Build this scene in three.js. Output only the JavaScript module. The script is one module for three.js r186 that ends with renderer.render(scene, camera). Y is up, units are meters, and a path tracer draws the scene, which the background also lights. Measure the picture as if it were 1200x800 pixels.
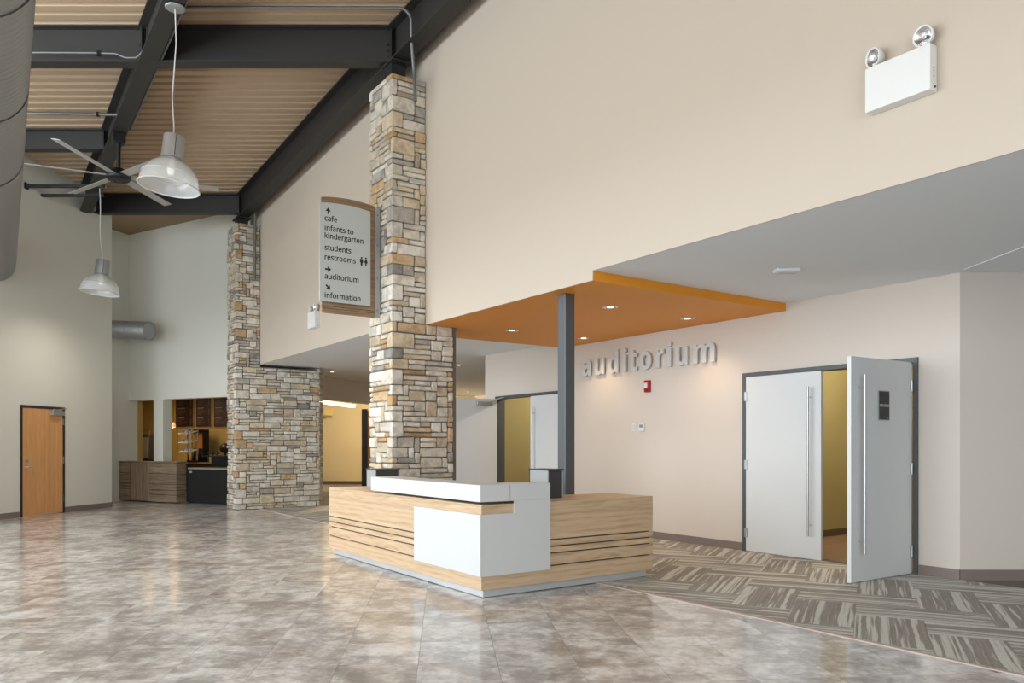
import * as THREE from 'three';
import { mergeGeometries } from 'three/addons/utils/BufferGeometryUtils.js';
import { RoundedBoxGeometry } from 'three/addons/geometries/RoundedBoxGeometry.js';
import { FontLoader } from 'three/addons/loaders/FontLoader.js';
import { TextGeometry } from 'three/addons/geometries/TextGeometry.js';
import { RectAreaLightUniformsLib } from 'three/addons/lights/RectAreaLightUniformsLib.js';

// ------------------------------------------------------------------ camera, sky, daylight, exposure
const TH = 34.8 * Math.PI / 180, S = Math.sin(TH), C = Math.cos(TH);   // the long lobby wall runs along -z; the lens is turned to its right
const FOCAL = 912, HORIZON = 522, EYE = 1.4;
const scene = new THREE.Scene();
const camera = new THREE.PerspectiveCamera(2 * Math.atan(400 / FOCAL) * 180 / Math.PI, 1.5, 0.05, 200);
camera.position.set(0, EYE, 0);
camera.rotation.y = -TH;
camera.setViewOffset(1200, 800, 0, 400 - HORIZON, 1200, 800);
scene.background = new THREE.Color().setRGB(1.5, 1.58, 1.7);
const renderer = new THREE.WebGLRenderer({ antialias: true });
renderer.toneMapping = THREE.LinearToneMapping;
renderer.toneMappingExposure = 1.0;
renderer.shadowMap.enabled = true;
RectAreaLightUniformsLib.init();
function daylight(x, y, z, w, h, lx, ly, lz, power, color) {
  const l = new THREE.RectAreaLight(color, power, w, h);
  l.position.set(x, y, z); l.lookAt(lx, ly, lz); scene.add(l); return l;
}
// overcast daylight entering by the two glazed walls (out of the frame, left of and behind the camera)
const DAY = new THREE.Color().setRGB(0.83, 0.935, 1);
daylight(-8.7, 3.7, -8.4, 14.8, 6.6, 0, 3.7, -8.4, 6.3, DAY);
daylight(-3.6, 3.7, 7.7, 10, 6.6, -3.6, 3.7, 0, 4.2, DAY);

// ------------------------------------------------------------------ helpers
let seed = 20240611;
const rnd = () => { seed |= 0; seed = seed + 0x6D2B79F5 | 0; let t = Math.imul(seed ^ seed >>> 15, 1 | seed); t = t + Math.imul(t ^ t >>> 7, 61 | t) ^ t; return ((t ^ t >>> 14) >>> 0) / 4294967296; };
const rr = (a, b) => a + (b - a) * rnd();
const V = (x, y, z) => new THREE.Vector3(x, y, z);
const camW = (lat, d, h) => V(d * S + lat * C, EYE + h, -d * C + lat * S);
const ray = (px, py) => [(px - 600) / FOCAL, (HORIZON - py) / FOCAL];
const onD = (px, py, d) => { const [l, h] = ray(px, py); return camW(l * d, d, h * d); };
const onX = (px, py, X) => { const [l] = ray(px, py); return onD(px, py, X / (S + l * C)); };
const onZ = (px, py, Z) => { const [l] = ray(px, py); return onD(px, py, Z / (-C + l * S)); };
const hash = (x, y, s) => { let h = Math.imul(x, 374761393) + Math.imul(y, 668265263) + Math.imul(s, 982451653); h = Math.imul(h ^ h >>> 13, 1274126177); return ((h ^ h >>> 16) >>> 0) / 4294967296; };
function vnoise(x, y, px, py, s) {                                   // periodic value noise
  const xi = Math.floor(x), yi = Math.floor(y), fx = x - xi, fy = y - yi, w = t => t * t * (3 - 2 * t);
  const m = (a, n) => ((a % n) + n) % n, h = (a, b) => hash(m(a, px), m(b, py), s);
  const u = w(fx), v = w(fy);
  return (h(xi, yi) * (1 - u) + h(xi + 1, yi) * u) * (1 - v) + (h(xi, yi + 1) * (1 - u) + h(xi + 1, yi + 1) * u) * v;
}
function fbm(u, v, nx, ny, oct, s, gain = 0.5) {                     // u, v in 0..1
  let a = 0, g = 1, t = 0;
  for (let o = 0; o < oct; o++) { a += g * vnoise(u * nx, v * ny, nx, ny, s + o); t += g; g *= gain; nx *= 2; ny *= 2; }
  return a / t;
}
function tex(w, h, f, srgb = true) {
  const d = new Uint8Array(w * h * 4);
  for (let y = 0; y < h; y++) for (let x = 0; x < w; x++) {
    const c = f(x / w, y / h, x, y), o = (y * w + x) * 4;
    for (let k = 0; k < 3; k++) d[o + k] = Math.max(0, Math.min(255, Math.round(c[k])));
    d[o + 3] = 255;
  }
  const t = new THREE.DataTexture(d, w, h, THREE.RGBAFormat);
  t.wrapS = t.wrapT = THREE.RepeatWrapping; t.magFilter = THREE.LinearFilter; t.minFilter = THREE.LinearMipmapLinearFilter; t.generateMipmaps = true;
  if (srgb) t.colorSpace = THREE.SRGBColorSpace;
  t.needsUpdate = true; return t;
}
const mix = (a, b, t) => a.map((v, k) => v + (b[k] - v) * t);
const sm = (a, b, x) => { const t = Math.max(0, Math.min(1, (x - a) / (b - a))); return t * t * (3 - 2 * t); };
const std = (color, roughness = 0.6, extra = {}) => new THREE.MeshStandardMaterial({ color, roughness, ...extra });

const used = {};
const numbered = n => { const k = used[n] = (used[n] ?? -1) + 1; return k ? `${n}_${String(k).padStart(3, '0')}` : n; };
function mesh(name, geo, mat, parent) {
  const m = new THREE.Mesh(geo, mat); m.castShadow = m.receiveShadow = true;
  m.name = parent ? name : numbered(name); (parent || scene).add(m); return m;
}
function thing(name, label, category, pos = [0, 0, 0], turn = 0, group) {
  const o = new THREE.Group(); o.name = numbered(name); o.position.set(...pos); o.rotation.y = turn;
  o.userData = { label, category }; if (group) o.userData.group = group;
  scene.add(o); return o;
}
function tag(o, label, category, group) { o.userData = { ...o.userData, label, category }; if (group) o.userData.group = group; return o; }
const asStruct = o => { o.userData.kind = 'structure'; return o; };
// geometry with uv in metres, laid by the way each face points
function uvm(g, { grain = 'x', off = [0, 0], scale = 1, flat = true } = {}) {
  g = g.index ? g.toNonIndexed() : g;
  if (flat) g.computeVertexNormals();
  const p = g.attributes.position, uv = new Float32Array(p.count * 2), a = V(), b = V(), c = V(), n = V();
  for (let i = 0; i < p.count; i += 3) {
    a.fromBufferAttribute(p, i); b.fromBufferAttribute(p, i + 1); c.fromBufferAttribute(p, i + 2);
    n.crossVectors(b.clone().sub(a), c.clone().sub(a));
    const ax = Math.abs(n.x), ay = Math.abs(n.y), az = Math.abs(n.z);
    [a, b, c].forEach((q, k) => {
      let u, v;
      if (ax >= ay && ax >= az) { u = q.z; v = q.y; } else if (ay >= az) { u = q.x; v = q.z; } else { u = q.x; v = q.y; }
      if (ay > ax && ay > az && grain === 'z') [u, v] = [v, u];
      if (grain === 'y') [u, v] = [v, u];
      uv[(i + k) * 2] = u / scale + off[0]; uv[(i + k) * 2 + 1] = v / scale + off[1];
    });
  }
  g.setAttribute('uv', new THREE.BufferAttribute(uv, 2)); return g;
}
const bx = (x0, x1, y0, y1, z0, z1) => { const g = new THREE.BoxGeometry(x1 - x0, y1 - y0, z1 - z0); g.translate((x0 + x1) / 2, (y0 + y1) / 2, (z0 + z1) / 2); return g; };
const rbx = (x0, x1, y0, y1, z0, z1, r = 0.004) => { const g = new RoundedBoxGeometry(x1 - x0, y1 - y0, z1 - z0, 2, Math.min(r, (x1 - x0) / 2.1, (y1 - y0) / 2.1, (z1 - z0) / 2.1)); g.translate((x0 + x1) / 2, (y0 + y1) / 2, (z0 + z1) / 2); return g; };
const cyl = (r0, r1, h, x, y, z, seg = 24) => { const g = new THREE.CylinderGeometry(r1, r0, h, seg); g.translate(x, y + h / 2, z); return g; };
const join = (...gs) => mergeGeometries(gs.flat().map(g => { g = g.index ? g.toNonIndexed() : g; for (const k of Object.keys(g.attributes)) if (!['position', 'normal', 'uv'].includes(k)) g.deleteAttribute(k); return g; }));
function bar(a, b, r, seg = 10) {                                    // a rod from a to b
  const d = b.clone().sub(a), g = new THREE.CylinderGeometry(r, r, d.length(), seg);
  g.applyQuaternion(new THREE.Quaternion().setFromUnitVectors(V(0, 1, 0), d.clone().normalize())); const m = a.clone().add(b).multiplyScalar(0.5);
  return g.translate(m.x, m.y, m.z);
}
const tube = (pts, r, n = 40) => new THREE.TubeGeometry(new THREE.CatmullRomCurve3(pts, false, 'catmullrom', 0.1), n, r, 8);
const lathe = (pts, seg = 40) => new THREE.LatheGeometry(pts.map(p => new THREE.Vector2(...p)), seg);
function extr(pts, depth, bevel = 0) {
  const g = new THREE.ExtrudeGeometry(new THREE.Shape(pts.map(p => new THREE.Vector2(...p))), { depth, bevelEnabled: bevel > 0, bevelSize: bevel, bevelThickness: bevel, bevelSegments: 2, curveSegments: 24 });
  return g;
}

// ------------------------------------------------------------------ materials
const grainNoise = tex(256, 256, (u, v) => { const n = 110 + 60 * fbm(u, v, 64, 64, 2, 3); return [n, n, n]; }, false);
const paint = (r, g, b, rough = 0.75) => { const m = std(new THREE.Color(`rgb(${r},${g},${b})`), rough); m.bumpMap = grainNoise; m.bumpScale = 0.0006; return m; };
const M = {};
M.beige = paint(197, 183, 167);
M.beigeLow = paint(214, 202, 191);
M.sage = paint(221, 220, 209);
M.soffit = paint(238, 242, 246, 0.85);
M.olive = paint(160, 147, 98);
M.tanFlat = paint(150, 128, 98);
M.orange = paint(232, 150, 34, 0.55);
M.baseboard = std('#84756f', 0.5);
M.steel = std('#32302e', 0.55, { metalness: 0.15 });
M.steelDark = std('#262626', 0.55, { metalness: 0.15 });
M.black = std('#141414', 0.4);
M.case = std('#060505', 0.75);
M.frame = std('#55575a', 0.45, { metalness: 0.2 });
M.frameDark = std('#2e2c2d', 0.5);
M.doorWhite = std('#d9dadb', 0.42);
M.white = std('#d0d0d0', 0.4);
M.plastic = std('#dfdedc', 0.42);
M.chrome = std('#d9d9db', 0.22, { metalness: 1 });
M.brushed = std('#b9babc', 0.38, { metalness: 0.9 });
M.letter = std('#cfd0d0', 0.5, { metalness: 0.1 });
M.alu = std('#a9abad', 0.42, { metalness: 0.6 });
M.galv = std('#a6a8a8', 0.45, { metalness: 0.6 });
M.grey = std('#9fa1a3', 0.5);
M.greyDark = std('#3d3e40', 0.5);
M.red = std('#b0161c', 0.4);
M.mortar = std('#6d675e', 0.95);
M.deck = std('#b59b7e', 0.6);
M.glass = new THREE.MeshPhysicalMaterial({ color: '#ffffff', roughness: 0.04, transmission: 1, thickness: 0, ior: 1.5 });
M.acrylic = new THREE.MeshPhysicalMaterial({ color: '#f4f6f6', roughness: 0.14, transmission: 0.5, thickness: 0, ior: 1.5, side: THREE.DoubleSide });
const glow = (c, i) => new THREE.MeshStandardMaterial({ color: '#ffffff', emissive: c, emissiveIntensity: i, roughness: 0.5 });
function wood(dark, mid, light, s, { rings = 14, amp = 0.24, warp = 0.16, freq = 40 } = {}) {
  return tex(512, 512, (u, v) => {
    const w = fbm(u, v, 2, 5, 3, s) * warp, ring = 0.5 + 0.5 * Math.sin((v + w) * Math.PI * 2 * rings);
    const streak = fbm(u, v, 2, freq, 4, s + 9), fine = fbm(u, v, 8, 160, 2, s + 17), tone = fbm(u, v, 2, 7, 2, s + 23);
    const t = amp * ring + 0.42 * streak + 0.3 * fine + 0.3 * tone - 0.13 - amp * 0.5 + 0.12;
    return t < 0.5 ? mix(dark, mid, sm(0.12, 0.5, t)) : mix(mid, light, sm(0.5, 0.85, t));
  });
}
const oakTex = wood([176, 145, 112], [204, 176, 144], [220, 198, 170], 11, { amp: 0.13, rings: 20, freq: 56 });
const ashTex = wood([96, 80, 62], [128, 108, 86], [150, 130, 106], 31);
const veneerTex = wood([196, 136, 84], [218, 160, 104], [228, 176, 122], 51, { amp: 0.12, rings: 9, warp: 0.12 });
const walnutTex = wood([116, 92, 68], [142, 114, 86], [160, 132, 102], 71);
M.oak = std('#ffffff', 0.5, { map: oakTex });
M.ash = std('#ffffff', 0.55, { map: ashTex });
M.veneer = std('#ffffff', 0.4, { map: veneerTex });
M.walnut = std('#ffffff', 0.5, { map: walnutTex });

// ------------------------------------------------------------------ vinyl tile floor
const XW = 5.25, XA = 8.45, CEIL = 3.2;                              // lobby wall plane, auditorium wall plane, low ceiling
const vinylTex = tex(1024, 1024, (u, v) => {
  const a = fbm(u, v, 9, 9, 5, 101, 0.62), b = fbm(u, v, 22, 22, 4, 111, 0.6), c = fbm(u, v, 90, 90, 3, 121, 0.6);
  const t = sm(0.3, 0.7, 0.5 * a + 0.38 * b + 0.12 * c), f = (c - 0.5) * 26;
  return mix([152, 145, 141], [233, 231, 231], t).map(k => k + f);
});
M.vinyl = new THREE.MeshPhysicalMaterial({ color: '#ffffff', roughness: 0.4, map: vinylTex, clearcoat: 0.8, clearcoatRoughness: 0.13 });
M.vinyl.bumpMap = grainNoise; M.vinyl.bumpScale = 0.0002;
M.vinyl2 = new THREE.MeshPhysicalMaterial({ color: '#f6f3f0', roughness: 0.4, map: vinylTex, clearcoat: 0.8, clearcoatRoughness: 0.14 });
M.slab = std('#8b8178', 0.6);
const floor = asStruct(tag(mesh('floor', uvm(bx(-9.2, 15, -0.25, -0.003, -32, 8.2)), M.slab), 'grey brown mottled vinyl tile floor of the lobby', 'floor'));
function clipHalf(poly, nx, nz, c) {                                  // keep nx*x + nz*z <= c
  const out = [];
  for (let i = 0; i < poly.length; i++) {
    const a = poly[i], b = poly[(i + 1) % poly.length], da = nx * a[0] + nz * a[1] - c, db = nx * b[0] + nz * b[1] - c;
    if (da <= 0) out.push(a);
    if ((da < 0 && db > 0) || (da > 0 && db < 0)) { const t = da / (da - db); out.push([a[0] + (b[0] - a[0]) * t, a[1] + (b[1] - a[1]) * t]); }
  }
  return out;
}
const areaOf = p => Math.abs(p.reduce((s, a, i) => { const b = p[(i + 1) % p.length]; return s + a[0] * b[1] - a[1] * b[0]; }, 0)) / 2;
// a flat slab piece from a ground polygon; uv from u0 + axes (ux, uz)
function slabPiece(poly, y0, y1, uvf) {
  if (poly.reduce((s, a, i) => { const b = poly[(i + 1) % poly.length]; return s + a[0] * b[1] - a[1] * b[0]; }, 0) > 0) poly = poly.slice().reverse();
  const pos = [], uv = [], put = (p, y) => { pos.push(p[0], y, p[1]); uv.push(...uvf(p)); };
  for (let i = 1; i < poly.length - 1; i++) { put(poly[0], y1); put(poly[i], y1); put(poly[i + 1], y1); }
  for (let i = 0; i < poly.length; i++) { const a = poly[i], b = poly[(i + 1) % poly.length]; put(a, y1); put(a, y0); put(b, y1); put(b, y1); put(a, y0); put(b, y0); }
  const g = new THREE.BufferGeometry();
  g.setAttribute('position', new THREE.Float32BufferAttribute(pos, 3)); g.setAttribute('uv', new THREE.Float32BufferAttribute(uv, 2)); g.computeVertexNormals(); return g;
}
const project = (x, y, z) => { const lat = x * C + z * S, d = x * S - z * C; return [600 + FOCAL * lat / d, HORIZON - FOCAL * (y - EYE) / d, d]; };
{
  const a5 = -5 * Math.PI / 180, e1 = [Math.cos(a5), -Math.sin(a5)], e2 = [Math.sin(a5), Math.cos(a5)];   // (lat, depth)
  const g2w = (p, q) => { const w = camW(p * e1[0] + q * e2[0], p * e1[1] + q * e2[1], 0); return [w.x, w.z]; };
  const TW = 0.508, TL = 0.53, gap = 0.0012, near = [], rest = [];
  for (let i = -40; i < 28; i++) for (let j = -26; j < 44; j++) {
    const p0 = 0.343 + i * TW, q0 = 5.05 + j * TL;
    let poly = [[p0 + gap, q0 + gap], [p0 + TW - gap, q0 + gap], [p0 + TW - gap, q0 + TL - gap], [p0 + gap, q0 + TL - gap]].map(k => g2w(...k));
    poly = clipHalf(poly, 1, 0, XW - 0.02); poly = clipHalf(poly, -1, 0, 9); poly = clipHalf(poly, 0, 1, 8);
    if (poly.length < 3) continue;
    const cx = poly.reduce((s, k) => s + k[0], 0) / poly.length, cz = poly.reduce((s, k) => s + k[1], 0) / poly.length;
    if (cx < 2.6 && cx + cz < -17) poly = clipHalf(poly, -1, -1, 17.19);
    if (poly.length < 3 || areaOf(poly) < 0.004 || cz < -23.5) continue;
    const o = [rnd() * 0.3, rnd() * 0.3], flip = rnd() < 0.5;
    const g = slabPiece(poly, -0.003, 0, k => flip ? [k[0] / 2.6 + o[0], k[1] / 2.6 + o[1]] : [k[1] / 2.6 + o[0], k[0] / 2.6 + o[1]]);
    const s = project(cx, 0, cz), seen = s[2] > 1 && s[0] > -40 && s[0] < 1240 && s[1] < 860;
    (seen ? near : rest).push({ g, d: s[2] });
  }
  near.sort((a, b) => a.d - b.d);
  near.slice(0, 300).forEach((t, k) => mesh('floor_tile', t.g, k % 3 ? M.vinyl : M.vinyl2, floor));
  const far = mesh('distant_floor_tiles', mergeGeometries([...near.slice(300), ...rest].map(t => t.g)), M.vinyl, floor); far.userData.kind = 'stuff';
}

// ------------------------------------------------------------------ carpet planks under the low ceiling
const carpet = asStruct(tag(mesh('floor_carpet', uvm(bx(XW, XA + 6, -0.003, 0.001, -30, 8)), std('#6f675f', 0.95)), 'grey striped carpet planks laid in herringbone by the doors', 'carpet'));
{
  const pile = tex(128, 128, (u, v) => { const n = 70 + 120 * fbm(u, v, 64, 64, 2, 7); return [n, n, n]; }, false);
  const mats = [0, 1, 2, 3].map(k => std('#ffffff', 0.97, {
    bumpMap: pile, bumpScale: 0.003,
    map: tex(128, 512, (u, v) => {                                   // u across 0.25 m, v along 1 m
      const w = u + 0.05 * (vnoise(u * 2, v * 3, 2, 3, 200 + k) - 0.5) + 0.02 * (vnoise(u * 4, v * 9, 4, 9, 205 + k) - 0.5);
      const band = vnoise(w * 8, v, 8, 1, 210 + k), band2 = vnoise(w * 19, v * 2, 19, 2, 215 + k), fine = vnoise(w * 40, v * 3, 40, 3, 220 + k);
      const speck = (hash(Math.floor(u * 64), Math.floor(v * 256), 230 + k) - 0.5) * 30, t = sm(0.45, 0.6, 0.55 * band + 0.33 * band2 + 0.14 * fine);
      return mix(mix([140, 133, 125], [160, 153, 145], fine), [206, 203, 195], t).map(q => q + speck);
    }),
  }));
  const ang = 24.6 * Math.PI / 180, f2 = [Math.sin(ang), Math.cos(ang)], f1 = [Math.cos(ang), -Math.sin(ang)];   // (lat, depth)
  const o = [0.25 * f1[0] + 6.28 * 0, 0];
  const g2w = (p, q) => { const w = camW(p * f1[0] + q * f2[0] + o[0], p * f1[1] + q * f2[1], 0); return [w.x, w.z]; };
  const U = 0.5, out = [];
  const base = [0.195, 7.43];
  const block = (x, y, vert) => {                                    // lower left corner in half metres
    for (let k = 0; k < 2; k++) {
      const [a0, a1, b0, b1] = vert ? [x + k / 2, x + (k + 1) / 2, y, y + 2] : [x, x + 2, y + k / 2, y + (k + 1) / 2], e = 0.002;
      let poly = [[a0, b0], [a1, b0], [a1, b1], [a0, b1]].map(([p, q]) => g2w((p + (p === a0 ? e : -e)) * U + base[0], (q + (q === b0 ? e : -e)) * U + base[1]));
      poly = clipHalf(poly, -1, 0, -(XW + 0.02)); poly = clipHalf(poly, 1, 0, XA); poly = clipHalf(poly, 0, 1, 1.2); poly = clipHalf(poly, 0, -1, 17.3);
      if (poly.length < 3 || areaOf(poly) < 0.003) continue;
      const c0 = g2w(a0 * U + base[0], b0 * U + base[1]), L = vert ? [g2w(a0 * U + base[0], b1 * U + base[1]), g2w(a1 * U + base[0], b0 * U + base[1])] : [g2w(a1 * U + base[0], b0 * U + base[1]), g2w(a0 * U + base[0], b1 * U + base[1])];
      const al = [L[0][0] - c0[0], L[0][1] - c0[1]], ac = [L[1][0] - c0[0], L[1][1] - c0[1]], ou = rnd(), ov = rnd();
      const dot = (p, q) => ((p[0] - c0[0]) * q[0] + (p[1] - c0[1]) * q[1]) / (q[0] * q[0] + q[1] * q[1]);
      const cx = poly.reduce((s, t) => s + t[0], 0) / poly.length, cz = poly.reduce((s, t) => s + t[1], 0) / poly.length, s = project(cx, 0, cz);
      out.push({ g: slabPiece(poly, 0.0012, 0.006, p => [dot(p, ac) + ou, dot(p, al) + ov]), d: s[2], seen: s[2] > 1 && s[0] > -40 && s[0] < 1260 && s[1] < 880, k: Math.floor(rnd() * 4) });
    }
  };
  for (let m = -30; m < 30; m++) for (let n = -12; n < 12; n++) {     // lattice (1,-1) and (2,2)
    const X = m + 2 * n, Y = -m + 2 * n;
    block(X, Y, true); block(X + 1, Y + 1, false);
  }
  out.sort((a, b) => (b.seen - a.seen) || a.d - b.d);
  out.slice(0, 300).forEach(t => mesh('carpet_plank', t.g, mats[t.k], carpet));
  if (out.length > 300) mesh('distant_carpet_planks', mergeGeometries(out.slice(300).map(t => t.g)), mats[0], carpet).userData.kind = 'stuff';
}
asStruct(tag(mesh('trim_1', uvm(bx(XW - 0.022, XW + 0.022, 0, 0.009, -17.3, 8)), std('#b8a79c', 0.5)), 'beige transition strip between vinyl tile and carpet', 'trim'));

// ------------------------------------------------------------------ walls
const wall = (name, geos, m, label) => asStruct(tag(mesh(name, uvm(join(...geos)), m), label, 'wall'));
const TOPY = 8.7;
// upper lobby wall over the low ceiling; it drops a little in front of the orange canopy
const CZ0 = -10.6, CZ1 = -6.1, CANB = 3.1;
wall('wall_right', [bx(XW, XW + 0.15, CEIL + 0.15, TOPY, -18.1, 8), bx(XW, XW + 0.012, CEIL, CEIL + 0.15, -18.1, 8), bx(XW, XW + 0.012, CANB, CEIL, CZ0, CZ1)], M.beige, 'tall beige wall above the low white ceiling');
const doorH = 2.36;
const D1 = [-6.75, -4.42], D2 = [-12.7, -10.37];                     // the two auditorium doorways, outer edges of their frames
wall('wall_auditorium', [bx(XA, XA + 0.15, 0, CEIL, D1[1], -3.99), bx(XA, XA + 0.15, doorH, CEIL, D1[0], D1[1]), bx(XA, XA + 0.15, 0, CEIL, D2[1], D1[0]), bx(XA, XA + 0.15, doorH, CEIL, D2[0], D2[1]), bx(XA, XA + 0.15, 0, CEIL, -13.1, D2[0])], M.beigeLow, 'beige wall with the auditorium lettering and white double doors');
// side wall right of the doors, turned to face the camera
{
  const w = wall('wall_far_right', [bx(0, 8, 0, CEIL, -0.15, 0)], M.beigeLow, 'plain beige wall beyond the corner right of the doors');
  w.position.set(XA, 0, -3.99); w.rotation.y = -TH;
}
// low ceiling
const soffit = asStruct(tag(mesh('ceiling_low', uvm(join(bx(XW + 0.012, 16, CEIL, CEIL + 0.15, -32, 8))), M.soffit), 'flat white low ceiling over the carpet', 'ceiling'));
{ // thin joint bead in the low ceiling from the wall corner
  const a = camW(4.62, 7.95, 0), b = camW(4.66, 3, 0);
  asStruct(tag(mesh('trim_2', bar(V(a.x, CEIL - 0.001, a.z), V(b.x, CEIL - 0.001, b.z), 0.006), M.soffit), 'thin raised joint line across the low white ceiling', 'trim'));
}
// wall with the wooden door, at 45 degrees across the end of the lobby
const LW = V(0.78, 0, -17.97), lw = (s, y, n = 0) => V(LW.x + (s + n) * Math.SQRT1_2, y, LW.z + (-s + n) * Math.SQRT1_2);
const lwS = px => { const [l] = ray(px, 0), k = (S + l * C) + (-C + l * S), d = (LW.x + LW.z) / k, p = camW(l * d, d, 0); return (p.x - LW.x) * Math.SQRT2; };
const sEnd = lwS(131), sD0 = lwS(23.2), sD1 = lwS(75.2), D3H = 2.2, sRet = -2.2, RET = lw(-2.2, 0);
wall('wall_left_return', [bx(-9, RET.x, 0, TOPY, RET.z - 0.15, RET.z)], M.sage, 'sage wall joining the slanted wall to the windows');
{
  const w = wall('wall_left', [bx(sRet, sD0, 0, TOPY, -0.15, 0), bx(sD0, sD1, D3H, TOPY, -0.15, 0), bx(sD1, sEnd, 0, TOPY, -0.15, 0)], M.sage, 'tall sage grey wall holding the wooden door');
  w.position.copy(LW); w.rotation.y = Math.PI / 4;
  const b = asStruct(tag(mesh('baseboard_left', uvm(join(bx(sRet, sD0, 0, 0.11, 0, 0.012), bx(sD1, sEnd, 0, 0.11, 0, 0.012))), M.baseboard), 'brown rubber base along the sage wall', 'baseboard'));
  b.position.copy(LW); b.rotation.y = Math.PI / 4;
}
// cafe wall: local x runs along it towards the pillar, z faces the lobby
const CF = V(3.93, 0, -21.02), CB = -62 * Math.PI / 180;
const cafe = o => { o.position.copy(CF); o.rotation.y = CB; return o; };
const cw = (x, y, z) => V(x, y, z).applyAxisAngle(V(0, 1, 0), CB).add(CF);
cafe(wall('wall_cafe', [bx(-1.25, 3.3, 2.56, TOPY, -0.25, 0), bx(-0.31, 0.035, 0, 2.56, -0.25, 0)], M.sage, 'pale grey wall and post around the cafe openings'));
cafe(wall('wall_cafe_side', [bx(-1.4, -1.25, 0, TOPY, -0.25, 2.2)], M.sage, 'narrow shaded grey wall beside the cafe opening'));
// cafe room behind
const cX = (px, z) => { const p = (px - 600) / FOCAL, o = cw(0, 0, z), lat0 = o.x * C + o.z * S, d0 = o.x * S - o.z * C, u = cw(1, 0, z).sub(o), la = u.x * C + u.z * S, dd = u.x * S - u.z * C; return (p * d0 - lat0) / (la - p * dd); };
const cY = (py, x, z) => { const o = cw(x, 0, z), d = o.x * S - o.z * C; return EYE + (HORIZON - py) / FOCAL * d; };
M.cafeWall = paint(186, 158, 92);
cafe(wall('wall_cafe_back', [bx(-5.8, 0.5, 0, 3.0, -3.3, -3.15), bx(-5.8, -5.65, 0, 3.0, -3.15, -0.25), bx(-5.8, -1.25, 0, 3.0, -0.4, -0.25)], M.cafeWall, 'yellow wall behind the cafe menu boards'));
{
  const a = cw(0.42, 0, -3.2), b = cw(3.15, 0, -0.2), L = Math.hypot(b.x - a.x, b.z - a.z), w = wall('wall_cafe_right', [bx(0, L, 0, 3, -0.1, 0)], M.cafeWall, 'inner side wall of the cafe behind the far stone pillar');
  w.position.set(a.x, 0, a.z); w.rotation.y = Math.atan2(-(b.z - a.z), b.x - a.x);
}
cafe(asStruct(tag(mesh('ceiling_cafe', uvm(bx(-5.8, 2.6, 2.9, 3.0, -3.15, -0.25)), M.tanFlat), 'low ceiling inside the cafe', 'ceiling')));
// glazed walls out of the frame, with real openings
const WIN = [];
{
  const y0 = 0.3, y1 = 7.1;
  const zs = [-16, -12.9, -9.8, -6.7, -3.6, -0.9], XG = -9;
  wall('wall_window', [bx(XG - 0.15, XG, 0, y0, -16.6, 8), bx(XG - 0.15, XG, y1, TOPY, -16.6, 8), bx(XG - 0.15, XG, y0, y1, -16.6, zs[0] + 0.15), bx(XG - 0.15, XG, y0, y1, zs[5] - 0.15, 8), ...zs.slice(1, 5).map(z => bx(XG - 0.15, XG, y0, y1, z - 0.15, z + 0.15))], M.sage, 'wall of tall windows facing the lobby');
  for (let k = 0; k < 5; k++) WIN.push([bx(XG - 0.09, XG - 0.08, y0, y1, zs[k] + 0.15, zs[k + 1] - 0.15), join(bx(XG - 0.12, XG - 0.05, 3.2, 3.27, zs[k] + 0.15, zs[k + 1] - 0.15), bx(XG - 0.12, XG - 0.05, y0, y1, (zs[k] + zs[k + 1]) / 2 - 0.03, (zs[k] + zs[k + 1]) / 2 + 0.03))]);
  const xs = [-8.8, -6.2, -3.6, -1, 1.6];
  wall('wall_entrance', [bx(XG, 15, 0, y0, 8, 8.15), bx(XG, XW + 0.3, y1, TOPY, 8, 8.15), bx(5.7, 15, 0, TOPY, 8, 8.15), bx(XW, 5.7, y1, TOPY, 8, 8.15), bx(XG, xs[0] + 0.15, y0, y1, 8, 8.15), bx(xs[4] - 0.15, 5.7, y0, y1, 8, 8.15), ...xs.slice(1, 4).map(x => bx(x - 0.15, x + 0.15, y0, y1, 8, 8.15))], M.sage, 'glazed entrance wall behind the lobby');
  for (let k = 0; k < 4; k++) WIN.push([bx(xs[k] + 0.15, xs[k + 1] - 0.15, y0, y1, 8.08, 8.09), join(bx(xs[k] + 0.15, xs[k + 1] - 0.15, 3.2, 3.27, 8.05, 8.12), bx((xs[k] + xs[k + 1]) / 2 - 0.03, (xs[k] + xs[k + 1]) / 2 + 0.03, y0, y1, 8.05, 8.12))]);
  WIN.forEach(([pane, bars], k) => {
    const w = asStruct(thing(`window_${k + 1}`, `tall window with dark mullions in the glazed lobby wall`, 'window', [0, 0, 0], 0, 'tall lobby windows'));
    mesh('pane', pane, M.glass, w); mesh('mullion', uvm(bars), M.steel, w);
  });
  wall('wall_hall_end', [bx(15, 15.15, 0, CEIL, -32, 8), bx(-3, 15, 0, CEIL, -32.15, -32)], M.beigeLow, 'far end walls of the carpeted hall');
}
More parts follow.
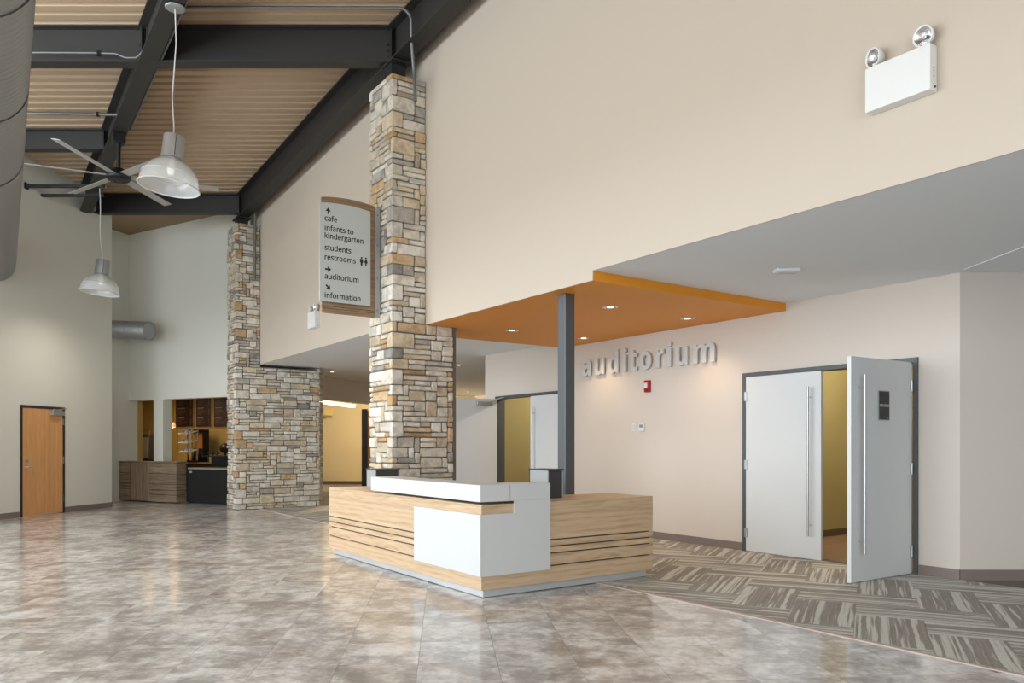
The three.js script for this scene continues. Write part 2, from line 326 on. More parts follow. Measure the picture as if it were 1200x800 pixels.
// vestibules behind the auditorium doors
for (const [k, D] of [[0, D1], [1, D2]]) {
  const z0 = D[0] - 0.3, z1 = D[1] + 0.3, nm = k ? 'far' : 'near';
  const w = wall('wall_vestibule', [bx(XA + 0.15, 12.2, 0, CEIL, z0 - 0.12, z0), bx(XA + 0.15, 12.2, 0, CEIL, z1, z1 + 0.12), bx(12.2, 12.32, 0, CEIL, z0 - 0.12, z1 + 0.12)], M.olive, `olive yellow inner walls behind the ${k ? 'double doors beyond the reception desk' : 'double doors with the welcome plate'}`);
  const f = asStruct(thing('floor_vestibule', `brown wood plank floor behind the ${k ? 'doors beyond the reception desk' : 'doors with the welcome plate'}`, 'floor'));
  for (let q = 0, z = z0; z < z1 - 0.01; q++, z += 0.15) mesh('plank', uvm(bx(XA + 0.16, 12.2, 0.001, 0.008, z + 0.001, Math.min(z1, z + 0.149)), { off: [rnd() * 3, rnd()] }), M.walnut, f);
  asStruct(tag(mesh('baseboard_vestibule', uvm(join(bx(XA + 0.15, 12.2, 0, 0.11, z0, z0 + 0.012), bx(XA + 0.15, 12.2, 0, 0.11, z1 - 0.012, z1))), std('#5a4a38', 0.5)), `dark base inside the ${nm} auditorium doorway`, 'baseboard'));
}
// baseboards
asStruct(tag(mesh('baseboard_auditorium', uvm(join(bx(XA - 0.012, XA, 0, 0.11, D1[1], -3.99), bx(XA - 0.012, XA, 0, 0.11, D2[1], D1[0]), bx(XA - 0.012, XA, 0, 0.11, -13.1, D2[0]))), M.baseboard), 'taupe rubber base along the auditorium wall', 'baseboard'));
{ const b = asStruct(tag(mesh('baseboard_far_right', uvm(bx(0, 8, 0, 0.11, 0, 0.012)), M.baseboard), 'taupe rubber base under the plain wall right of the doors', 'baseboard')); b.position.set(XA, 0, -3.99); b.rotation.y = -TH; }

// hall seen between the two pillars
{
  const a = onD(372, 440, 19.8), b = onD(470, 440, 24.4), L = Math.hypot(b.x - a.x, b.z - a.z), t = Math.atan2(-(b.z - a.z), b.x - a.x);
  const w = wall('wall_hall_header', [bx(-0.6, L, 2.6, CEIL, -0.15, 0)], M.beigeLow, 'beige header wall over the passage between the stone pillars');
  w.position.set(a.x, 0, a.z); w.rotation.y = t;
  const p = onD(300, 500, 28.2);
  const h = wall('wall_hall_back', [bx(-3, 13, 0, CEIL, -0.15, 0)], paint(188, 172, 132), 'yellow tan back wall of the passage');
  h.position.set(p.x, 0, p.z); h.rotation.y = -TH;
  const hb = asStruct(tag(mesh('baseboard_hall', uvm(bx(-3, 13, 0, 0.12, 0, 0.014)), std('#4d4034', 0.5)), 'dark base along the yellow passage wall', 'baseboard'));
  hb.position.set(p.x, 0, p.z); hb.rotation.y = -TH;
  const q = onD(427.5, 540, 24.5), qh = 2.55;
  const dp = asStruct(thing('door_4', 'dark brown door frame in the passage between the pillars', 'door', [q.x, 0, q.z], -TH));
  mesh('jamb', uvm(bx(-0.09, 0.09, 0, qh, -0.1, 0.05)), M.frameDark, dp);
  mesh('door_leaf', uvm(bx(0.09, 1.1, 0, qh - 0.05, -0.05, 0)), M.veneer, dp);
}

// ------------------------------------------------------------------ roof deck and steel
const deckH = d => 5.95 - 0.056 * (d - 10.8);                        // height of the deck's underside above the eye, by depth
const SL = Math.atan(0.056);
{
  const per = 0.205, dep = 0.045, d0 = -12.6, d1 = 17.35, n = Math.round((d1 - d0) / per), pts = [];
  for (let k = 0; k < n; k++) { const x = d0 + k * per; pts.push([x, 0], [x + 0.125, 0], [x + 0.142, dep], [x + 0.188, dep]); }
  pts.push([d0 + n * per, 0], [d0 + n * per, 0.16], [d0, 0.16]);
  const sh = pts.map(([x, y]) => [x, y + deckH(x)]);
  const g = extr(sh, 31); g.rotateY(Math.PI / 2);                     // shape x -> -z (away), extrusion -> +x
  g.translate(-19, 0, 0);
  const c = asStruct(tag(mesh('ceiling', uvm(g), M.deck), 'tan ribbed metal roof deck over the lobby', 'ceiling'));
  c.rotation.y = -TH; c.position.y = EYE;
  const f = extr([[17.35, deckH(17.35)], [25, deckH(25)], [25, deckH(25) + 0.16], [17.35, deckH(17.35) + 0.16]], 12); f.rotateY(Math.PI / 2); f.translate(-14, 0, 0);
  const fc = asStruct(tag(mesh('ceiling_recess', uvm(f), M.tanFlat), 'plain brown ceiling over the cafe recess', 'ceiling')); fc.rotation.y = -TH; fc.position.y = EYE;
}
function iShape(w, h, tf, tw) { const a = w / 2, b = tw / 2; return [[-a, 0], [a, 0], [a, tf], [b, tf], [b, h - tf], [a, h - tf], [a, h], [-a, h], [-a, h - tf], [-b, h - tf], [-b, tf], [-a, tf]]; }
const iBeam = (len, w, h, tf = 0.022, tw = 0.014) => extr(iShape(w, h, tf, tw), len);
function bolts(list, parent, r = 0.016) { for (const [x, y, z, ax] of list) { const g = new THREE.CylinderGeometry(r, r, 0.02, 6); if (ax === 'x') g.rotateZ(Math.PI / 2); else if (ax === 'z') g.rotateX(Math.PI / 2); g.translate(x, y, z); mesh('bolt', g, M.steelDark, parent); } }
// girders along the lobby (parallel to the tall wall)
function girder(x, label) {
  const zA = 7.9, zB = x < 3 ? -17.05 - x - 0.1 : -17.9;
  const hAt = z => EYE + deckH(x * S - z * C) - 0.02, H = 0.52;
  const len = zA - zB, g = iBeam(len, 0.24, H);
  const o = thing('steel_girder', label, 'beam', [x, hAt(zB) - H, zB]);
  o.rotation.x = -Math.atan2(hAt(zA) - hAt(zB), len);
  mesh('beam', uvm(g), M.steel, o);
  return { o, hAt, H };
}
const gW = girder(4.94, 'dark steel girder running along the top of the tall beige wall');
const gC = girder(2.05, 'dark steel girder down the middle of the roof carrying the pendants and fan');
// cross beams, parallel to the deck ribs
function crossBeam(d, lat0, lat1, H, label, drop = 0.0) {
  const p = camW(lat0, d, deckH(d) - 0.015 - H - drop), o = thing('steel_cross_beam', label, 'beam', [p.x, p.y, p.z], -TH, 'cross beams under the roof deck');
  const g = iBeam(lat1 - lat0, 0.2, H); g.rotateY(Math.PI / 2);
  mesh('beam', uvm(g), M.steel, o);
  for (const x of [0.02, lat1 - lat0 - 0.02]) { mesh('end_plate', uvm(bx(x - 0.01, x + 0.01, 0.03, H - 0.03, -0.09, 0.09)), M.steelDark, o); }
  bolts([0.12, 0.2, 0.28].flatMap(y => [[lat1 - lat0 - 0.08, y, 0.012, 'z'], [0.08, y, 0.012, 'z']]), o);
  return o;
}
const latOn = (X, d) => (X - d * S) / C;
crossBeam(11.05, latOn(2.05, 11.05) + 0.02, latOn(4.94, 11.05) - 0.02, 0.52, 'deep dark steel cross beam meeting the near stone pillar');
crossBeam(11.05, -12.5, latOn(2.05, 11.05) - 0.02, 0.52, 'deep dark steel cross beam between middle girder and spiral duct, behind the pendant canopy');
crossBeam(14.2, -12.6, latOn(2.05, 14.2) - 0.02, 0.36, 'dark steel cross beam left of the fan rod');
crossBeam(17.3, latOn(2.05, 17.3) + 0.02, latOn(4.94, 17.3) - 0.02, 0.42, 'dark steel cross beam meeting the far stone pillar');
// slim bars by the sage wall
for (const [px, py, d, t] of [[31, 218, 15.35, 0.06], [45, 229, 15.75, 0.05]]) {
  const a = onD(px, py, d), e = onD(122, py + 3, d), L = a.distanceTo(e), o = thing('steel_strut', `slim dark steel strut from the sage wall to the middle girder, ${t > 0.055 ? 'upper' : 'lower'} of the two`, 'strut', [a.x, a.y, a.z], -TH);
  mesh('bar', uvm(bx(0, L, -t / 2, t / 2, -0.03, 0.03)), M.steelDark, o); mesh('end_plate', uvm(bx(-0.01, 0.01, -t, t, -0.06, 0.06)), M.steelDark, o);
}
// stub columns on the pillar tops and the thin tube column by the desk
const P1 = { x0: 4.72, x1: 5.76, z1: -9.67, z0: -10.41, top: 6.5 }, P2 = { x0: 4.72, x1: 6.62, z1: -17.3, z0: -18.0, top: 6.25 };
for (const [P, nm] of [[P1, 'near'], [P2, 'far']]) {
  const zc = (P.z0 + P.z1) / 2, x = 4.94, y1 = gW.hAt(zc) - gW.H - 0.005, o = thing('stub_column', `short dark steel column between the ${nm} stone pillar and girder`, 'column', [x, P.top, zc]);
  mesh('post', uvm(bx(-0.11, 0.11, 0, y1 - P.top - 0.03, -0.13, 0.13)), M.steelDark, o);
  mesh('cap_plate', uvm(bx(-0.15, 0.15, y1 - P.top - 0.03, y1 - P.top - 0.008, -0.2, 0.24)), M.steel, o);
  bolts([[-0.1, y1 - P.top - 0.04, 0.2], [0.1, y1 - P.top - 0.04, 0.2]], o);
}
{
  const t = onX(663.5, 345, 5.5), o = thing('tube_column', 'slim dark steel tube column rising behind the reception desk to the orange canopy', 'column', [5.5, 0, t.z]);
  mesh('tube', rbx(-0.07, 0.07, 0.015, CANB, -0.07, 0.07, 0.01), std('#5c5f62', 0.4, { metalness: 0.2 }), o);
  mesh('base_plate', uvm(bx(-0.12, 0.12, 0.0065, 0.02, -0.12, 0.12)), M.steel, o);
}
// conduits
function conduit(pts, r, label, mat = M.steel, clips = []) {
  const o = thing('conduit', label, 'conduit'); mesh('pipe', tube(pts, r, pts.length * 10), mat, o);
  for (const c of clips) mesh('clip', uvm(bx(c.x - 0.03, c.x + 0.03, c.y - 0.03, c.y + 0.03, c.z - 0.03, c.z + 0.03)), M.steelDark, o);
}
M.conduit = std('#6f6f70', 0.4, { metalness: 0.4 });
conduit([onD(192, 8.5, 10.4), onD(360, 9, 10.4), onD(468, 9.5, 10.4), onD(476, 12, 10.4), onD(481.5, 20, 10.4), onD(482.5, 50, 10.5), onD(485, 85, 10.62), onD(487, 119, 10.62)], 0.022, 'bent conduit dropping past the girder onto the near stone pillar', M.conduit);
conduit([onD(205, 75, 11.3), onD(300, 75, 11.3), onD(436, 76, 11.3), onD(448, 78, 11.25), onD(456, 84, 11.15)], 0.018, 'straight conduit clipped below the cross beam by the near stone pillar', M.conduit, [onD(266, 75, 11.3), onD(326, 75, 11.3), onD(431, 75.5, 11.3)]);
conduit([onD(36, 61.5, 10.9), onD(110, 62, 10.9), onD(136, 63, 10.9), onD(147, 67.5, 10.9), onD(160, 67.5, 10.9), onD(166, 62, 10.85), onD(172, 50, 10.8)], 0.014, 'pale conduit along the beam between the duct and middle girder', M.conduit, [onD(116, 62.5, 10.9)]);
conduit([onD(31, 132.5, 13.3), onD(115, 134, 13.3), onD(146, 134.5, 13.3)], 0.028, 'thin pipe under the deck left of the middle girder', M.conduit, [onD(115, 134, 13.3)]);
{ // conduit running along the right edge of the middle girder
  const pts = []; for (let k = 0; k <= 8; k++) { const z = -5.2 - k * 1.15; pts.push(V(2.2, gC.hAt(z) - gC.H + 0.03, z)); }
  conduit(pts, 0.018, 'conduit fixed along the edge of the middle girder', M.conduit);
}
conduit([onZ(299, 246, -17.22), onZ(298.5, 300, -17.22), onZ(298.5, 327, -17.22)], 0.03, 'grey conduit down the upper face of the far stone pillar', M.conduit);

// ------------------------------------------------------------------ stone pillars
const stoneMap = tex(256, 256, (u, v) => { const n = 190 + 125 * (fbm(u, v, 6, 6, 5, 301, 0.6) - 0.1); return [n, n * 0.995, n * 0.985]; });
const stoneBump = tex(256, 256, (u, v) => { const n = 255 * fbm(u, v, 8, 12, 5, 311, 0.6); return [n, n, n]; }, false);
const stoneCols = ['#d9d1c5', '#cfc6b8', '#e0d9cf', '#c9c1b5', '#d0bea3', '#cdc0ac', '#bb9a72', '#c6a884', '#aea79e', '#8f8b86', '#a09b94', '#d5cbbb', '#bfae97', '#dcd3c6'];
const stoneMats = stoneCols.map(c => std(c, 0.9, { map: stoneMap, bumpMap: stoneBump, bumpScale: 0.012 }));
const pickStone = () => { const r = rnd(); return stoneMats[r < 0.7 ? [0, 1, 2, 3, 5, 11, 13, 12][Math.floor(rnd() * 8)] : r < 0.85 ? [4, 6, 7, 4][Math.floor(rnd() * 4)] : r < 0.96 ? [8, 10][Math.floor(rnd() * 2)] : stoneMats.length - 5 ]; };
// irregular block with cut edges between two corners, 44 triangles
function block(x0, x1, y0, y1, z0, z1, j = 0.006, ch = 0.011) {
  const pos = [], P = {};
  for (const a of [0, 1]) for (const b of [0, 1]) for (const c of [0, 1]) {
    const p = [a ? x1 : x0, b ? y1 : y0, c ? z1 : z0].map(v => v + rr(-j, j)), s = [a ? -1 : 1, b ? -1 : 1, c ? -1 : 1];
    P[`${a}${b}${c}`] = [0, 1, 2].map(ax => p.map((v, k) => k === ax ? v : v + s[k] * ch * rr(0.5, 1.6)));
  }
  const quad = (a, b, c, d) => pos.push(...a, ...b, ...c, ...a, ...c, ...d), tri = (a, b, c) => pos.push(...a, ...b, ...c);
  const k = (ax, s, u, v) => { const i = [0, 0, 0]; i[ax] = s; i[(ax + 1) % 3] = u; i[(ax + 2) % 3] = v; return i.join(''); };
  for (let ax = 0; ax < 3; ax++) for (const s of [0, 1]) { const q = [k(ax, s, 0, 0), k(ax, s, 1, 0), k(ax, s, 1, 1), k(ax, s, 0, 1)].map(n => P[n][ax]); s ? quad(...q) : quad(q[3], q[2], q[1], q[0]); }
  for (let ax = 0; ax < 3; ax++) for (const u of [0, 1]) for (const v of [0, 1]) {                     // edges along ax
    const A = k(ax, 0, u, v), B = k(ax, 1, u, v), b = (ax + 1) % 3, c = (ax + 2) % 3, q = [P[A][b], P[B][b], P[B][c], P[A][c]];
    (u ^ v) ? quad(q[0], q[1], q[2], q[3]) : quad(q[3], q[2], q[1], q[0]);
  }
  for (const a of [0, 1]) for (const b of [0, 1]) for (const c of [0, 1]) { const t = P[`${a}${b}${c}`]; (a ^ b ^ c) ? tri(t[0], t[1], t[2]) : tri(t[0], t[2], t[1]); }
  const g = new THREE.BufferGeometry(); g.setAttribute('position', new THREE.Float32BufferAttribute(pos, 3));
  return uvm(g, { off: [rnd(), rnd()], scale: 0.55 });
}
function pillar(P, label, cell, jog) {
  const o = thing('stone_pillar', label, 'pillar', [(P.x0 + P.x1) / 2, 0, (P.z0 + P.z1) / 2]), ox = (P.x0 + P.x1) / 2, oz = (P.z0 + P.z1) / 2;
  const yl = CEIL - 0.06, core = 0.03;
  mesh('mortar_core', uvm(join(bx(P.x0 + core - ox, P.x1 - 0.005 - ox, 0, yl, P.z0 - oz, P.z1 - core - oz), bx(P.x0 + core - ox, XW - 0.002 - ox, yl, P.top - 0.02, P.z0 - oz, P.z1 - core - oz))), M.mortar, o);
  const ny = Math.round(P.top / cell), cy = P.top / ny, cu = cell * 1.15, list = [];
  const nA = Math.round((P.z1 - P.z0) / cu), cA = (P.z1 - P.z0) / nA, nBu = Math.round((XW - P.x0) / cu), cB = (XW - P.x0) / nBu, nB = nBu + Math.floor((P.x1 - XW) / cB);
  const lowRows = Math.floor(yl / cy), take = { A: {}, B: {} }, full = (f, u, y) => take[f][u + ',' + y] || y >= ny || y < 0 || (f === 'A' ? u >= nA : u >= (y < lowRows ? nB : nBu));
  const fill = (f, u, y, w, h) => { for (let a = 0; a < w; a++) for (let b = 0; b < h; b++) take[f][(u + a) + ',' + (y + b)] = 1; };
  const gp = 0.006, pr = () => rr(-0.012, 0.014);
  for (let y = 0, alt = 0; y < ny; alt++) {                           // corner stones show on both faces
    const h = Math.min(ny - y, 1 + Math.floor(rnd() * 2.2 + 0.3)), a = alt % 2 ? 2 + Math.floor(rnd() * 3) : 1 + Math.floor(rnd() * 2), b = alt % 2 ? 1 + Math.floor(rnd() * 2) : 2 + Math.floor(rnd() * 3);
    fill('A', 0, y, a, h); fill('B', 0, y, b, h);
    list.push({ g: block(P.x0 + pr() * 0.6 - ox, P.x0 + b * cB - gp - ox, y * cy + gp, (y + h) * cy - gp, P.z1 - a * cA + gp - oz, P.z1 + pr() * 0.6 - oz), s: (a + b) * h });
    y += h;
  }
  for (const f of ['A', 'B']) for (let y = 0; y < ny; y++) for (let u = 0; u < (f === 'A' ? nA : nB); u++) {
    if (full(f, u, y)) continue;
    let w = 2 + Math.floor(rnd() * 5), h = 1 + Math.floor(rnd() * 2.05);
    if (rnd() < 0.035) { w = 1; h = 3; }
    let ww = 0; while (ww < w && !full(f, u + ww, y)) ww++;
    w = ww; if (full(f, u + w + 0, y) === undefined && full(f, u + w + 1, y) && !full(f, u + w, y)) w++;
    let hh = 1; for (; hh < h; hh++) { let ok = true; for (let a = 0; a < w; a++) if (full(f, u + a, y + hh)) ok = false; if (!ok) break; }
    h = hh; fill(f, u, y, w, h);
    const y0 = y * cy + gp, y1 = (y + h) * cy - gp;
    list.push({ s: w * h, g: f === 'A' ? block(P.x0 + pr() - ox, P.x0 + 0.09 - ox, y0, y1, P.z1 - (u + w) * cA + gp - oz, P.z1 - u * cA - gp - oz) : block(P.x0 + u * cB + gp - ox, P.x0 + (u + w) * cB - gp - ox, y0, y1, P.z1 - 0.09 - oz, P.z1 + pr() - oz) });
  }
  if (jog) {                                                          // slanted stone end at the far right of the low part
    for (let y = 0; y < lowRows; y += 2) { const g = block(-0.1, 0.1, y * cy + gp, (y + 2) * cy - gp, -0.06, 0.02); g.rotateY(Math.PI / 4); g.translate(P.x1 + 0.05 - ox, 0, P.z1 - 0.09 - oz); list.push({ s: 1, g }); }
  }
  list.sort((a, b) => b.s - a.s);
  list.slice(0, 300).forEach(t => mesh('stone', t.g, pickStone(), o));
  const rest = list.slice(300); if (rest.length) { const k = Math.ceil(rest.length / 6); for (let i = 0; i < rest.length; i += k) mesh('small_stones', mergeGeometries(rest.slice(i, i + k).map(t => t.g)), stoneMats[[0, 4, 8, 11, 7, 3][i / k]], o).userData.kind = 'stuff'; }
}
pillar(P1, 'tall ledge stone pillar carrying the directory sign, behind the reception desk', 0.072, false);
pillar(P2, 'tall ledge stone pillar beside the cafe, widening into a low stone wall', 0.064, true);

// ------------------------------------------------------------------ orange canopy with downlights
{
  const o = thing('canopy', 'burnt orange dropped ceiling panel over the reception desk', 'canopy', [XW, CANB, CZ1]);
  mesh('panel', uvm(bx(0.013, XA - XW, 0, CEIL - CANB, CZ0 - CZ1, 0)), M.orange, o);
  mesh('edge_trim', uvm(bx(0.013, XA - XW, -0.002, 0.008, -0.004, 0.002)), M.orange, o);
}
function downlight(p, r, y, label, group, power = 6, color = '#ffe2b8') {
  const o = thing('downlight', label, 'light', [p.x, y, p.z], 0, group);
  mesh('trim_ring', lathe([[r * 0.72, 0.004], [r * 0.76, -0.004], [r, -0.006], [r, 0], [r * 0.98, 0.002]], 32), M.chrome, o);
  mesh('reflector', lathe([[r * 0.74, -0.001], [r * 0.6, 0.0], [r * 0.45, 0.0005]], 32), M.brushed, o);
  mesh('lamp', cyl(r * 0.45, r * 0.45, 0.002, 0, -0.004, 0), glow(color, 3), o);
  const l = new THREE.SpotLight(color, power, 0, 1.05, 0.8, 2); l.position.set(p.x, y - 0.02, p.z); l.target.position.set(p.x, 0, p.z); l.castShadow = true; scene.add(l, l.target);
}
const atH = (px, py, h) => { const d = (h - EYE) * FOCAL / (HORIZON - py); return onD(px, py, d); };
for (const [px, py, lb] of [[600, 387, 'round downlight in the orange canopy nearest the near stone pillar'], [715.5, 359.7, 'round downlight in the orange canopy between the tube column and the canopy corner'], [684, 396, 'round downlight in the orange canopy just behind the tube column, over the first letters'], [805.5, 373, 'round downlight in the orange canopy over the last letters of the lettering']]) downlight(atH(px, py, CANB), 0.095, CANB, lb, 'canopy downlights', 3);
for (const [px, py, lb] of [[389, 435.5, 'recessed downlight in the low ceiling beside the far stone pillar'], [548, 459, 'small recessed downlight in the low ceiling over the far hall'], [537, 427.5, 'recessed downlight in the low ceiling just past the near stone pillar']]) downlight(atH(px, py, CEIL), 0.09, CEIL, lb, undefined, 16, '#ffe2b8');
// rectangular ceiling fixture
{
  const p = atH(922, 315, CEIL), o = thing('ceiling_sensor', 'small white rectangular fixture on the low ceiling near the doors', 'fixture', [p.x, CEIL, p.z], -TH);
  mesh('housing', rbx(-0.12, 0.12, -0.035, 0, -0.07, 0.07, 0.012), M.plastic, o); mesh('lens', rbx(-0.1, 0.1, -0.043, -0.034, -0.05, 0.05, 0.006), M.white, o);
}

// ------------------------------------------------------------------ reception desk
{
  const X0 = 3.81, X1 = 5.98, Z1 = -5.97, Z0 = -9.64, o = thing('reception_desk', 'light oak and white L-shaped reception desk under the orange canopy', 'desk', [X0, 0, Z1]);
  const LZ = Z0 - Z1, LX = X1 - X0, dep = 0.72;                       // local: x to the wall, z negative away
  const lev = [0.08, 0.246, 0.365, 0.43, 0.496, 0.86], gp = 0.012;
  mesh('carcass', uvm(join(bx(0.03, dep, 0.08, 0.83, LZ + 0.02, -0.03), bx(dep, LX - 0.02, 0.08, 0.83, -dep, -0.03))), std('#2a2725', 0.8), o);
  mesh('toe_kick', uvm(join(bx(0.05, dep - 0.05, 0.007, 0.08, LZ + 0.05, -0.05), bx(dep - 0.05, LX - 0.05, 0.007, 0.08, -dep + 0.05, -0.05))), std('#cfd1d4', 0.3, { metalness: 0.35 }), o);
  for (let k = 0; k < 5; k++) {
    const y0 = lev[k], y1 = lev[k + 1] - (k < 4 ? gp : 0.018), off = [rnd() * 2, rnd() * 2];
    mesh('oak_board', uvm(rbx(0, 0.03, y0, y1, LZ, 0, 0.002), { grain: 'x', off, scale: 1.3 }), M.oak, o);
    mesh('oak_board', uvm(rbx(0.03, LX, y0, y1, -0.03, 0, 0.002), { grain: 'x', off: [off[0] + 0.4, off[1]], scale: 1.3 }), M.oak, o);
    mesh('oak_board', uvm(rbx(LX - 0.03, LX, y0, y1, -dep, -0.03, 0.002), { off, scale: 1.3 }), M.oak, o);
    mesh('oak_board', uvm(rbx(0.03, dep, y0, y1, LZ, LZ + 0.03, 0.002), { off, scale: 1.3 }), M.oak, o);
  }
  mesh('worktop', uvm(join(rbx(0, dep, 0.842, 0.86, LZ, 0, 0.003), rbx(dep, LX, 0.842, 0.86, -dep, 0, 0.003)), { scale: 1.3 }), M.oak, o);
  const zL = onX(436.5, 560, 3.8).z - Z1, zP = onX(487, 620, 3.8).z - Z1, xR = onZ(645, 600, -5.94).x - X0, xS = onZ(604, 595, -5.94).x - X0;
  const T = 1.042, B = 0.887, b2 = 0.772, b3 = 0.21;
  mesh('transaction_ledge', join(rbx(-0.03, 0.3, B, T, zL, 0.03, 0.003), rbx(0.29, xR, B, T, -0.3, 0.03, 0.003)), M.white, o);
  mesh('front_panel', rbx(-0.03, -0.001, b3, b2, zP, 0.03, 0.003), M.white, o);
  const sh = extr([[-0.001, b3], [xR, b3], [xR, B], [xS, B], [xS, b2], [-0.001, b2]], 0.03); mesh('side_panel', uvm(sh), M.white, o);
}
// grey boxes on the desk
for (const [px, py, z0, z1, w, h, lb] of [[642, 580, -6.62, -6.3, 0.2, 0.3, 'grey steel box with dark front at the column end of the desk'], [441, 575, -9.5, -9.22, 0.34, 0.24, 'grey steel box with dark front at the pillar end of the desk']]) {
  const x = px > 500 ? onZ(642, 570, -6.3).x : onZ(440, 560, -9.22).x, o = thing('equipment_box', lb, 'box', [x, 0.86, (z0 + z1) / 2]), d = (z1 - z0) / 2;
  mesh('side', uvm(join(bx(0, 0.012, 0, h - 0.015, -d, d), bx(w - 0.012, w, 0, h - 0.015, -d, d), bx(0, w, 0, h - 0.015, -d, -d + 0.012))), M.grey, o);
  mesh('front', uvm(bx(0.012, w - 0.012, 0, h - 0.02, d - 0.02, d - 0.004)), M.greyDark, o);
  mesh('lid', rbx(-0.006, w + 0.006, h - 0.015, h, -d - 0.006, d + 0.006, 0.003), px > 500 ? M.greyDark : M.frame, o);
}

// ------------------------------------------------------------------ doors
function pullHandle(parent, x, y0, y1, zf, side) {                    // bar with two stand-offs on a face at z = zf
  const h = new THREE.Group(); h.name = 'pull_handle'; parent.add(h);
  mesh('bar', cyl(0.013, 0.013, y1 - y0, x, y0, zf + 0.07, 16), M.brushed, h);
  for (const y of [y0 + 0.13, y1 - 0.13]) mesh('standoff', bar(V(x, y, zf), V(x, y, zf + 0.07), 0.011), M.chrome, h);
  return h;
}
function hinge(parent, x, y, z) { mesh('hinge', join(cyl(0.012, 0.012, 0.12, x, y - 0.06, z, 12), bx(x - 0.03, x + 0.03, y - 0.058, y + 0.058, z - 0.006, z + 0.002)), M.brushed, parent); }
// local x runs along the wall towards +z (to the right seen from the lobby), local z faces the lobby
function doubleDoor(n, D, label, openRight) {
  const W = D[1] - D[0], o = asStruct(thing(`door_${n}`, label, 'door', [XA, 0, D[0]], -Math.PI / 2)), H = doorH, f = 0.05;
  const fr = mesh('door_frame', uvm(join(bx(0, f, 0, H, -0.17, 0.03), bx(W - f, W, 0, H, -0.17, 0.03), bx(f, W - f, H - f, H, -0.17, 0.03))), M.frame, o);
  const lw2 = (W - 2 * f) / 2 - 0.004, t = 0.045, top = H - f - 0.004;
  for (const right of [false, true]) {
    const leaf = new THREE.Group(); leaf.name = 'door_leaf'; o.add(leaf);
    const open = right === openRight;
    leaf.position.set(right ? W - f - 0.002 : f + 0.002, 0, open ? 0.045 : 0.024);
    const s = right ? -1 : 1;
    mesh('panel', rbx(Math.min(0, s * lw2), Math.max(0, s * lw2), 0.012, top, -t, 0, 0.002), M.doorWhite, leaf);
    if (open) leaf.rotation.y = right ? Math.PI / 2 * 0.985 : -Math.PI / 2 * 0.985;
    pullHandle(leaf, s * (lw2 - 0.13), 0.3, 2.12, 0);
    for (const y of [0.25, 1.15, 2.05]) hinge(leaf, s * 0.008, y, 0.006);
    if (!right && open) {                                             // closer and kick plate on the room side, which faces the camera
      mesh('door_closer', rbx(0.14, 0.5, top - 0.13, top - 0.06, -t - 0.06, -t, 0.01), M.alu, leaf);
      mesh('closer_arm', bar(V(0.2, top - 0.05, -t - 0.04), V(0.02, top + 0.02, -t - 0.25), 0.01), M.alu, leaf);
    }
  }
  return o;
}
const dr1 = doubleDoor(1, D1, 'white auditorium double doors, right leaf swung open, with welcome plate', true);
doubleDoor(2, D2, 'white auditorium double doors beyond the reception desk, left leaf swung open', false);
const font = await new FontLoader().loadAsync('fonts/droid/droid_sans_bold.typeface.json');
const fontR = await new FontLoader().loadAsync('fonts/droid/droid_sans_regular.typeface.json');
{ // welcome plate on the open leaf
  const c = onZ(1035.5, 475, D1[1] - 0.06);
  const o = thing('welcome_plate', 'small dark WELCOME plate with light border on the open door leaf', 'sign', [c.x, c.y, D1[1] - 0.052 - 0.0236 * (XA - c.x - 0.04) + 0.011], -0.0236);
  mesh('border', rbx(-0.1, 0.1, -0.155, 0.155, -0.01, 0, 0.002), M.alu, o);
  mesh('plate', rbx(-0.092, 0.092, -0.147, 0.147, -0.004, 0.004, 0.002), std('#39393b', 0.5), o);
  const g = new TextGeometry('WELCOME', { font: fontR, size: 0.027, depth: 0.002, curveSegments: 4 }); g.center(); g.translate(0, 0, 0.005); mesh('lettering', g, M.white, o);
  const g2 = bx(0.05, 0.075, -0.135, -0.128, 0.004, 0.006); mesh('mark', g2, M.alu, o);
}
// wooden door in the sage wall
{
  const W = sD1 - sD0, p = lw(sD0, 0), o = asStruct(thing('door_3', 'brown wood veneer door with dark frame in the sage wall', 'door', [p.x, 0, p.z], Math.PI / 4)), H = D3H, f = 0.05;
  mesh('door_frame', uvm(join(bx(0, f, 0, H, -0.16, 0.02), bx(W - f, W, 0, H, -0.16, 0.02), bx(f, W - f, H - f, H, -0.16, 0.02))), M.frameDark, o);
  const leaf = mesh('door_leaf', uvm(rbx(f + 0.003, W - f - 0.003, 0.01, H - f - 0.003, -0.035, 0.01, 0.002), { grain: 'y', scale: 1.1 }), M.veneer, o);
  mesh('lever_handle', join(new THREE.CylinderGeometry(0.032, 0.032, 0.012, 20).rotateX(Math.PI / 2).translate(f + 0.09, 0.98, 0.016), bar(V(f + 0.09, 0.98, 0.015), V(f + 0.09, 0.98, 0.06), 0.011), bar(V(f + 0.085, 0.98, 0.06), V(f + 0.21, 0.98, 0.06), 0.011)), M.chrome, leaf);
  mesh('deadbolt', new THREE.CylinderGeometry(0.03, 0.03, 0.03, 20).rotateX(Math.PI / 2).translate(f + 0.09, 1.1, 0.025), M.chrome, leaf);
  for (const y of [0.3, 1.1, 1.9]) mesh('hinge', join(bx(W - f - 0.03, W - f + 0.02, y - 0.07, y + 0.07, 0.01, 0.028)), M.chrome, leaf);
  mesh('door_closer', rbx(W - f - 0.36, W - f - 0.03, H - f - 0.13, H - f - 0.03, 0.01, 0.09, 0.008), M.alu, leaf);
  mesh('closer_arm', join(bar(V(W - f - 0.33, H - f - 0.02, 0.09), V(W - f - 0.02, H - f + 0.02, 0.11), 0.009), bar(V(W - f - 0.33, H - f - 0.06, 0.06), V(W - f - 0.33, H - f, 0.09), 0.012)), M.alu, leaf);
}

